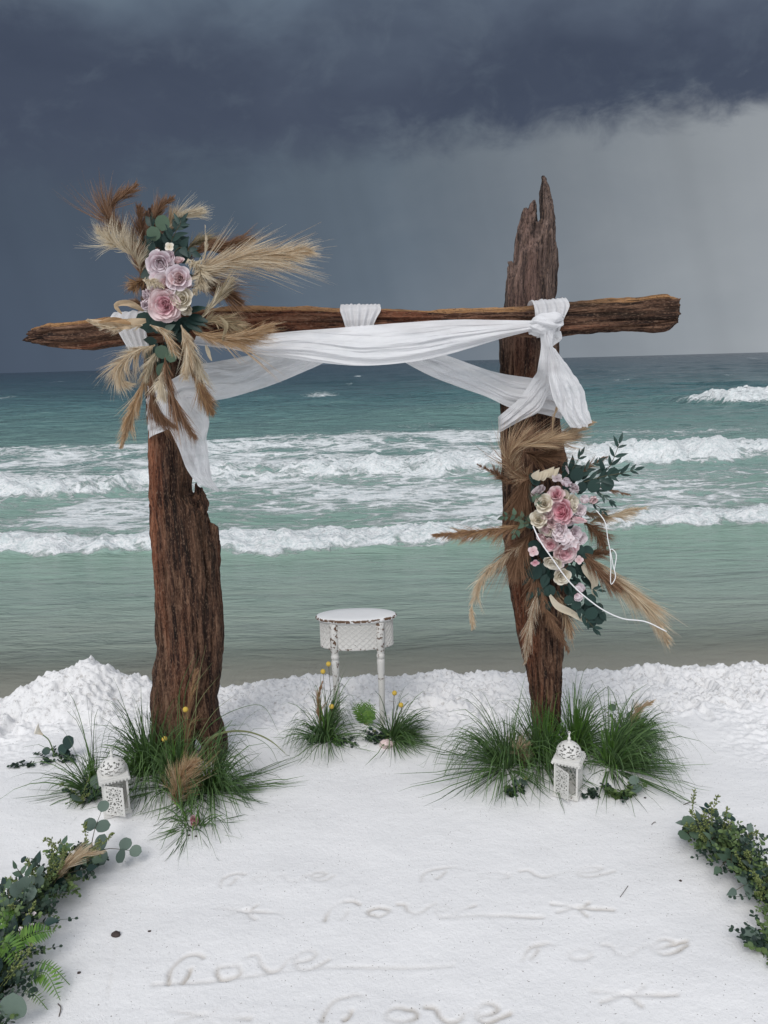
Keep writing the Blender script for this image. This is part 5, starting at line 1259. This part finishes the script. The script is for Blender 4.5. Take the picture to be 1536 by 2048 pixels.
def billy(px, py, bx, by, label):
    b = gp(bx, by); o = empty('yellow_ball_flower', b, label, 'flower', 'yellow ball flowers on thin stems')
    top = atY(px, py, b.y-0.01); C = catmull([tuple(b-Vector((0, 0, 0.01))), tuple(b.lerp(top, 0.5)+Vector((0.004, 0, 0))), tuple(top)], 12)
    V, F = tube_vf(C, 0.0013, 5); mesh_obj('stem', V, F, M_stem, o)
    t = np.linspace(0.01, np.pi-0.01, 14)[:, None]; p = np.linspace(0, 2*np.pi, 21)[None, :-1]
    d = np.stack([np.sin(t)*np.cos(p), np.sin(t)*np.sin(p), np.cos(t)+0*p], -1); d = d*(0.0125*(1+0.10*pn(d[..., 0]*9, d[..., 1]*9, d[..., 2]*9+px)))[..., None]+np.array(top)
    mesh_obj('flower_head', d, grid_faces(14, 20, True), M_yellow, o)
billy(657, 1328, 664, 1474, 'tallest yellow ball flower under the small table'); billy(646, 1343, 652, 1474, 'second tallest yellow ball flower under the small table'); billy(663, 1413, 668, 1478, 'short yellow ball flower leaning in the grass by the dried plume')
billy(789, 1386, 780, 1470, 'yellow ball flower above the grass by the seashell'); billy(802, 1410, 806, 1476, 'lower yellow ball flower in the grass by the seashell')
billy(371, 1419, 372, 1560, 'yellow ball flower standing against the split-foot post'); billy(329, 1478, 334, 1570, 'yellow ball flower low in the dark grass of the split-foot post')
def ground_plume(base, pts, col, label, **kw):
    b = gp(*base)
    P = [tuple(b)]+[tuple(atY(x, y, b.y+dy)) for x, y, dy in pts]
    o = plume(None, P, col, name='pampas_plume', **kw)
    # move the origin to the foot
    me = o.data; co = np.empty(len(me.vertices)*3, np.float32); me.vertices.foreach_get('co', co); co = co.reshape(-1, 3)-np.array(b, np.float32); me.vertices.foreach_set('co', co.ravel()); me.update()
    place(o, None, Matrix.Translation(b)); reg(o, '', label, 'dried plume', 'pampas plumes standing in the sand')
ground_plume((352, 1610), [(355, 1575, -0.02), (365, 1550, -0.03), (392, 1522, -0.03)], 'tan', 'fluffy tan plume in front of the split-foot post', wid=0.085, N=1100, ang=34, bias=(0.25, 0, 0.2), droop=0, col2='gold', taper=(1.0, 0.9, 0.4))
ground_plume((646, 1472), [(638, 1420, 0), (638, 1390, 0), (645, 1364, 0)], 'gold', 'slim brown plume beside the table leg', wid=0.03, N=600, ang=20, bias=(0.05, 0, 0.2), droop=0, col2='rust')
ground_plume((1050, 1535), [(1046, 1515, -0.02), (1040, 1500, -0.02), (1058, 1488, -0.02)], 'olive', 'short dull plume in the grass before the tapering post', wid=0.05, N=600, ang=40, bias=(0, 0, 0.1), col2='tan', droop=0)
ground_plume((1258, 1480), [(1266, 1440, 0), (1280, 1418, 0), (1304, 1404, 0)], 'tan', 'pinkish windblown plume in the wide grass by the lantern', wid=0.05, N=500, ang=22, bias=(0.3, 0, 0.1), droop=0)

# clusters of greenery made of leafy sprays
def greenery(name, base_px, label, cat, group, n, rad, h, size=0.02, leafn=0, leaf_size=0.06, leaf_mat_=M_leaf_grey, seedn=2, mats=None, asp=(1, 0.7), lean=(0, 0), kind='small'):
    b = gp(*base_px); o = empty(name, b, label, cat, group)
    for i in range(n):
        a = random.uniform(0, 6.28); rr = rad*math.sqrt(random.random())
        p = Vector((b.x+rr*0.5*math.cos(a)*asp[0], b.y+rr*0.5*math.sin(a)*asp[1], 0)); p.z = gz(p.x, p.y)-0.004
        d = Vector((math.cos(a)*asp[0]+lean[0], math.sin(a)*asp[1]+lean[1], random.uniform(0.25, 1.2)*h/rad))
        L = rad*random.uniform(0.5, 0.85); q = p+d.normalized()*L
        q.z = max(q.z, gz(q.x, q.y)+0.012); mid = p.lerp(q, 0.5)+Vector((0, 0, 0.012))
        acc = Acc(); spray(acc, [tuple(p), tuple(mid), tuple(q)], size, 6, kind=kind)
        acc.obj('leaf_spray', random.choice(mats or [M_spray_dark, M_spray_dark, M_spray_mid]), o)
    for i in range(seedn):
        a = random.uniform(0, 6.28); q = b+Vector((math.cos(a)*rad*0.8, math.sin(a)*rad*0.6, h*random.uniform(0.4, 1)))
        acc = Acc(); seeds(acc, [tuple(b), tuple(b.lerp(q, 0.5)+Vector((0, 0, 0.01))), tuple(q)], 0.012, 26); acc.obj('seed_spray', M_spray_yel, o)
    for i in range(leafn):
        a = random.uniform(0, 6.28); p = b+Vector((math.cos(a)*rad*0.4, math.sin(a)*rad*0.3, h*random.uniform(0.2, 0.7)))
        put_leaf(o, 'round', leaf_mat_, p, Vector((math.cos(a), math.sin(a)-0.2, 0.5)), Vector((0, -0.6, 0.8))+rv(0.3), leaf_size*random.uniform(0.8, 1.1))
    return o
GG = 'leafy greenery on the sand'
greenery('eucalyptus_bunch', (165, 1600), 'dark leafy eucalyptus bunch beside the half hidden lantern', 'greenery', GG, 16, 0.11, 0.09, 0.024, 3, 0.06, M_leaf_grey, 4)
lily = greenery('eucalyptus_bunch', (110, 1520), 'eucalyptus bunch with a white lily lying before the sand heap', 'greenery', GG, 10, 0.10, 0.05, 0.024, 2, 0.05, M_leaf_dark, 0, [M_spray_dark])
greenery('eucalyptus_bunch', (45, 1535), 'tiny dark leaf sprig lying beside the white lily bunch', 'greenery', GG, 5, 0.05, 0.03, 0.022, 0, seedn=0, mats=[M_spray_dark])
for q in ((138, 1480, 0.07), (128, 1492, 0.055)):
    put_leaf(lily, 'round', M_leaf_dark, atY(q[0]-10, q[1]+14, WM[lily.name].translation.y), (0.7, 0, 0.7), (-0.3, -1, 0.4), q[2])
Yl = WM[lily.name].translation.y
C = catmull([tuple(atY(108, 1512, Yl)), tuple(atY(103, 1492, Yl)), tuple(atY(96, 1478, Yl)), tuple(atY(86, 1470, Yl))], 12)
V, F = tube_vf(C, 0.003, 6); mesh_obj('lily_stem', V, F, M_spray_mid, lily)
V = []; tip = []; ax = axes(C[-1]-C[-2], (0, -0.6, 1))
for i in range(9):
    f = i/8
    for j in range(14):
        a = j/14*2*math.pi; r = 0.004+0.022*f**1.6*(1+0.25*math.cos(a))
        V.append(Vector(C[-1])+ax @ Vector((r*math.cos(a), 0.045*f*(1+0.25*math.cos(a)), r*math.sin(a)))); tip.append(f)
mesh_obj('lily_bloom', V, grid_faces(9, 14, True), PET['cream'], lily, attrs={'tip': tip}, label='white trumpet lily bloom')
greenery('eucalyptus_bunch', (628, 1488), 'small dark leaf bunch at the grass by the dried plume', 'greenery', GG, 7, 0.05, 0.06, 0.020, 0, seedn=0, mats=[M_spray_dark])
greenery('eucalyptus_bunch', (758, 1478), 'dark eucalyptus bunch beside the seashell', 'greenery', GG, 14, 0.075, 0.09, 0.022, 2, 0.03, M_leaf_dark, 1)
greenery('eucalyptus_bunch', (695, 1488), 'flat dark sprig on the sand between the table grasses', 'greenery', GG, 5, 0.05, 0.02, 0.018, 0, seedn=0, mats=[M_spray_dark])
greenery('eucalyptus_bunch', (1030, 1588), 'dark eucalyptus sprigs hanging in the arching grass', 'greenery', GG, 8, 0.06, 0.12, 0.024, 3, 0.045, M_leaf_grey, 1)
greenery('eucalyptus_bunch', (1245, 1588), 'yellow-green and dark eucalyptus bunch on the sand beyond the lantern', 'greenery', GG, 16, 0.09, 0.10, 0.026, 2, 0.055, M_leaf_grey, 0, [M_spray_dark, M_spray_mid, M_spray_mid])
greenery('eucalyptus_bunch', (1172, 1592), 'small dark sprig lying at the lantern foot', 'greenery', GG, 6, 0.055, 0.05, 0.020, 0, seedn=0, mats=[M_spray_dark])
greenery('eucalyptus_bunch', (1250, 1470), 'leafy bunch rising behind the wide windswept grass', 'greenery', GG, 12, 0.13, 0.20, 0.024, 3, 0.05, M_leaf_euc, 2, [M_spray_mid, M_spray_dark])
fb = gp(728, 1448); fe = empty('fern', fb, 'bright green fern behind the table between its legs', 'fern')
for (x, y, dy) in ((705, 1405, 0.05), (722, 1398, 0.03), (740, 1398, 0.0), (752, 1408, 0.0), (755, 1424, -0.02), (716, 1415, -0.03), (752, 1438, -0.04)):
    q = atY(x, y, fb.y+dy); fern(fe, [tuple(fb), tuple(fb.lerp(q, 0.55)+Vector((0, 0, 0.02))), tuple(q)], 0.042, 11, (0.1, -0.8, 0.6))

# ------------------------------------------------------------------ foreground garlands
def garland(path, label, n_spr, n_sprig, n_seed, width, height, big):
    P = [gp(*q) for q in path]; C = catmull([tuple(p) for p in P], 60)
    o = empty('leaf_garland', P[0], label, 'garland', 'eucalyptus garlands edging the aisle')
    C[:, 2] += 0.025
    V, F = tube_vf(C, 0.008, 6); mesh_obj('garland_stem', V, F, M_stem, o)
    T = np.gradient(C, axis=0)
    for i in range(n_spr):
        k = int(random.random()*59); c0 = Vector(C[k]); t = Vector(T[k]).normalized(); sd = t.cross(Vector((0, 0, 1)))
        s = random.uniform(-1, 1); e = min(1.0, 0.45+0.2*min(k, 59-k)/4)
        d = sd*s*width*random.uniform(0.6, 1.15)+t*random.uniform(-0.06, 0.10)+Vector((0, 0, height*random.uniform(0.05, 1.1)*(1-0.55*abs(s))))
        q = c0+d*e; q.z = max(q.z, gz(q.x, q.y)+0.010)
        acc = Acc(); mid = c0.lerp(q, 0.5)+Vector((0, 0, 0.018))
        r = random.random()
        spray(acc, [tuple(c0), tuple(mid), tuple(q)], random.uniform(0.018, 0.028), random.randint(5, 8), kind='small' if r < 0.75 else 'ovate', face=(0, -0.3, 1))
        acc.obj('leaf_spray', M_spray_dark if r < 0.5 else M_spray_mid, o)
    for i in range(n_seed):
        k = int(random.random()*59); c0 = Vector(C[k]); t = Vector(T[k]).normalized(); sd = t.cross(Vector((0, 0, 1)))
        q = c0+sd*random.uniform(-1, 1)*width*0.9+Vector((0, 0, height*random.uniform(0.5, 1.15)))+t*random.uniform(-0.05, 0.05)
        acc = Acc(); seeds(acc, [tuple(c0.lerp(q, 0.4)), tuple(c0.lerp(q, 0.7)), tuple(q)], 0.013, 34); acc.obj('seed_spray', M_spray_yel, o)
    for i in range(n_sprig):
        k = int((i+random.random())/n_sprig*59); c0 = Vector(C[k]); t = Vector(T[k]).normalized(); sd = t.cross(Vector((0, 0, 1)))
        s = random.uniform(-1, 1); d = sd*s*width*0.95+t*random.uniform(-0.10, 0.10)+Vector((0, 0, height*random.uniform(0.5, 1.05)*(1-0.5*abs(s))))
        q = c0+d; q.z = max(q.z, gz(q.x, q.y)+0.02)
        sprig(o, [tuple(c0+Vector((0, 0, 0.02))), tuple(c0.lerp(q, 0.5)+Vector((0, 0, 0.03))), tuple(q)], random.choice(('round', 'ovate', 'ovate')), random.choice((M_leaf_euc, M_leaf_grey, M_leaf_euc, M_leaf_dark)),
              random.uniform(*big), random.randint(1, 2), face=(random.uniform(-0.3, 0.3), -0.55, 0.8), spread=55, alt=False)
    return o
g1 = garland([(188, 1725), (150, 1752), (105, 1790), (60, 1840), (25, 1890), (5, 1945), (-15, 2010), (-70, 2110)], 'leafy eucalyptus garland with ferns and a pale plume on the sand', 290, 24, 24, 0.17, 0.16, (0.050, 0.078))
sprig(g1, [tuple(atY(165, 1720, 2.95)), tuple(atY(172, 1690, 2.95)), tuple(atY(186, 1645, 2.96))], 'small', M_leaf_euc, 0.026, 7)
for (x, y, dx, dz) in ((200, 1718, 0.6, 0.6), (208, 1706, 0.55, 0.8)):
    put_leaf(g1, 'ovate', M_leaf_grey, atY(x, y, 2.86), (dx, -0.1, dz*0.5), (-0.2, -0.8, 0.7), 0.085)
for pts in [[(120, 1752), (150, 1727), (190, 1700)]]:
    b0 = gp(115, 1768)
    plume(g1, [tuple(atY(112, 1772, b0.y-0.06)), tuple(atY(125, 1740, b0.y-0.10)), tuple(atY(150, 1716, b0.y-0.10)), tuple(atY(198, 1706, b0.y-0.10))], 'tan', wid=0.065, N=700, ang=14, bias=(0.25, 0, 0), droop=0.1, col2='cream')
def gfern(o, a, m_, e, lift, w, n): 
    A_ = gp(*a); E = gp(*e); Mi = gp(*m_); A_.z += lift[0]; Mi.z += lift[1]; E.z += lift[2]
    fern(o, [tuple(A_), tuple(Mi), tuple(E)], w, n, (0, -0.45, 0.9))
gfern(g1, (20, 1950), (70, 1935), (118, 1915), (0.08, 0.12, 0.10), 0.042, 18)
gfern(g1, (0, 1945), (25, 1960), (45, 1985), (0.10, 0.13, 0.09), 0.040, 15)
gfern(g1, (55, 1985), (95, 1990), (122, 2012), (0.03, 0.08, 0.02), 0.040, 15)
gfern(g1, (75, 1945), (105, 1960), (140, 1975), (0.04, 0.05, 0.01), 0.018, 14)
gfern(g1, (-5, 1905), (25, 1890), (45, 1880), (0.08, 0.11, 0.11), 0.034, 14)
gfern(g1, (50, 1990), (75, 2010), (96, 2025), (0.02, 0.03, 0.01), 0.018, 10)
put_leaf(g1, 'round', M_leaf_grey, atY(26, 1985, 1.93), (0.02, -0.15, -1), (0, -0.95, 0.2), 0.085)
for i in range(14):
    x, y = random.choice(((55, 1815), (65, 1832), (48, 1865), (60, 1850), (45, 1830)))
    blossom(g1, atY(x+random.uniform(-8, 8), y+random.uniform(-8, 8), gp(x, y+30).y-0.05), Vector((0, -0.5, 1))+rv(0.4), 0.014, 'white')
g2 = garland([(1378, 1680), (1412, 1694), (1460, 1732), (1500, 1775), (1545, 1820), (1620, 1890)], 'dense eucalyptus garland without ferns on the sand', 260, 20, 26, 0.14, 0.15, (0.045, 0.070))
g3 = greenery('leaf_clump', (1552, 1905), 'separate leafy clump on the sand below the dense fernless garland', 'greenery', GG, 14, 0.13, 0.10, 0.026, 3, 0.07, M_leaf_grey, 2, [M_spray_mid, M_spray_dark])

# ------------------------------------------------------------------ small things on the sand
b = gp(773, 1492); n, mm = 26, 28
t = np.linspace(0, 1, n)[:, None]; p = np.linspace(0, 2*np.pi, mm+1)[None, :-1]
r = 0.024*np.sin(np.pi*t**0.75)**0.8*(1+0.16*np.sin(7*p+14*t)+0.10*np.sin(22*t+2*p))+0.001
sh = np.stack([(t-0.45)*0.082+0*p, r*np.cos(p)*1.0, r*np.sin(p)*0.85+0.012], -1)+np.array(b)
mesh_obj('seashell', sh, grid_faces(n, mm, True), M_shell, base=b, label='knobbly pinkish seashell lying on the sand before the table', cat='seashell')
b = gp(388, 1652); rb = empty('fallen_rose', b, 'pink rosebud lying on the sand in the grass of the split-foot post', 'rose')
rose(rb, b+Vector((0, 0, 0.022)), (0.9, -0.4, 0.35), 0.05, 'pink', 'rose', 'hot', 'bloom')
V, F = tube_vf(catmull([tuple(b+Vector((-0.02, 0.01, 0.018))), tuple(b+Vector((-0.07, 0.03, 0.01))), tuple(b+Vector((-0.11, 0.03, 0.004)))], 8), 0.002, 5); mesh_obj('stem', V, F, M_spray_mid, rb)
def pebble(px, py, s, label, cat='pebble', mat=M_stone, name='pebble', group=None):
    b = gp(px, py); t = np.linspace(0.01, np.pi-0.01, 10)[:, None]; p = np.linspace(0, 2*np.pi, 15)[None, :-1]
    d = np.stack([np.sin(t)*np.cos(p)*1.25, np.sin(t)*np.sin(p), np.cos(t)*0.62+0*p+0.3], -1)
    d = d*(s*(1+0.30*pn(d[..., 0]*1.7+px, d[..., 1]*1.7, d[..., 2]*1.7)))[..., None]+np.array(b)
    mesh_obj(name, d, grid_faces(10, 14, True), mat, base=b, label=label, cat=cat, group=group)
pebble(232, 1871, 0.013, 'dark lump lying on bare sand beside the ferny garland')
for x, y in ((392, 1673), (378, 1671), (158, 1946), (1361, 1762), (299, 1863), (1290, 1596)):
    pebble(x, y, 0.0045, 'tiny dark crumb scattered on the smooth sand', 'debris', M_stone, 'debris_crumb', 'tiny dark crumbs on the sand')
def twig(x0, y0, x1, y1, label, r=0.0016):
    a, c_ = gp(x0, y0), gp(x1, y1); a.z += r; c_.z += r
    V, F = tube_vf(catmull([tuple(a), tuple(a.lerp(c_, 0.5)+Vector((0.006, 0.004, 0.004))), tuple(c_)], 8), r, 5)
    mesh_obj('twig', V, F, M_twig, base=a, label=label, cat='twig', group='twigs on the sand')
twig(1367, 1610, 1392, 1605, 'straight twig on the sand behind the dense fernless garland'); twig(116, 2008, 118, 2034, 'bent twig on the sand beside the fern tips')
twig(1240, 1795, 1256, 1772, 'thin straw upright between the sand words', 0.001); twig(1303, 1650, 1311, 1645, 'short twig on the sand in front of the dense fernless garland', 0.0014)
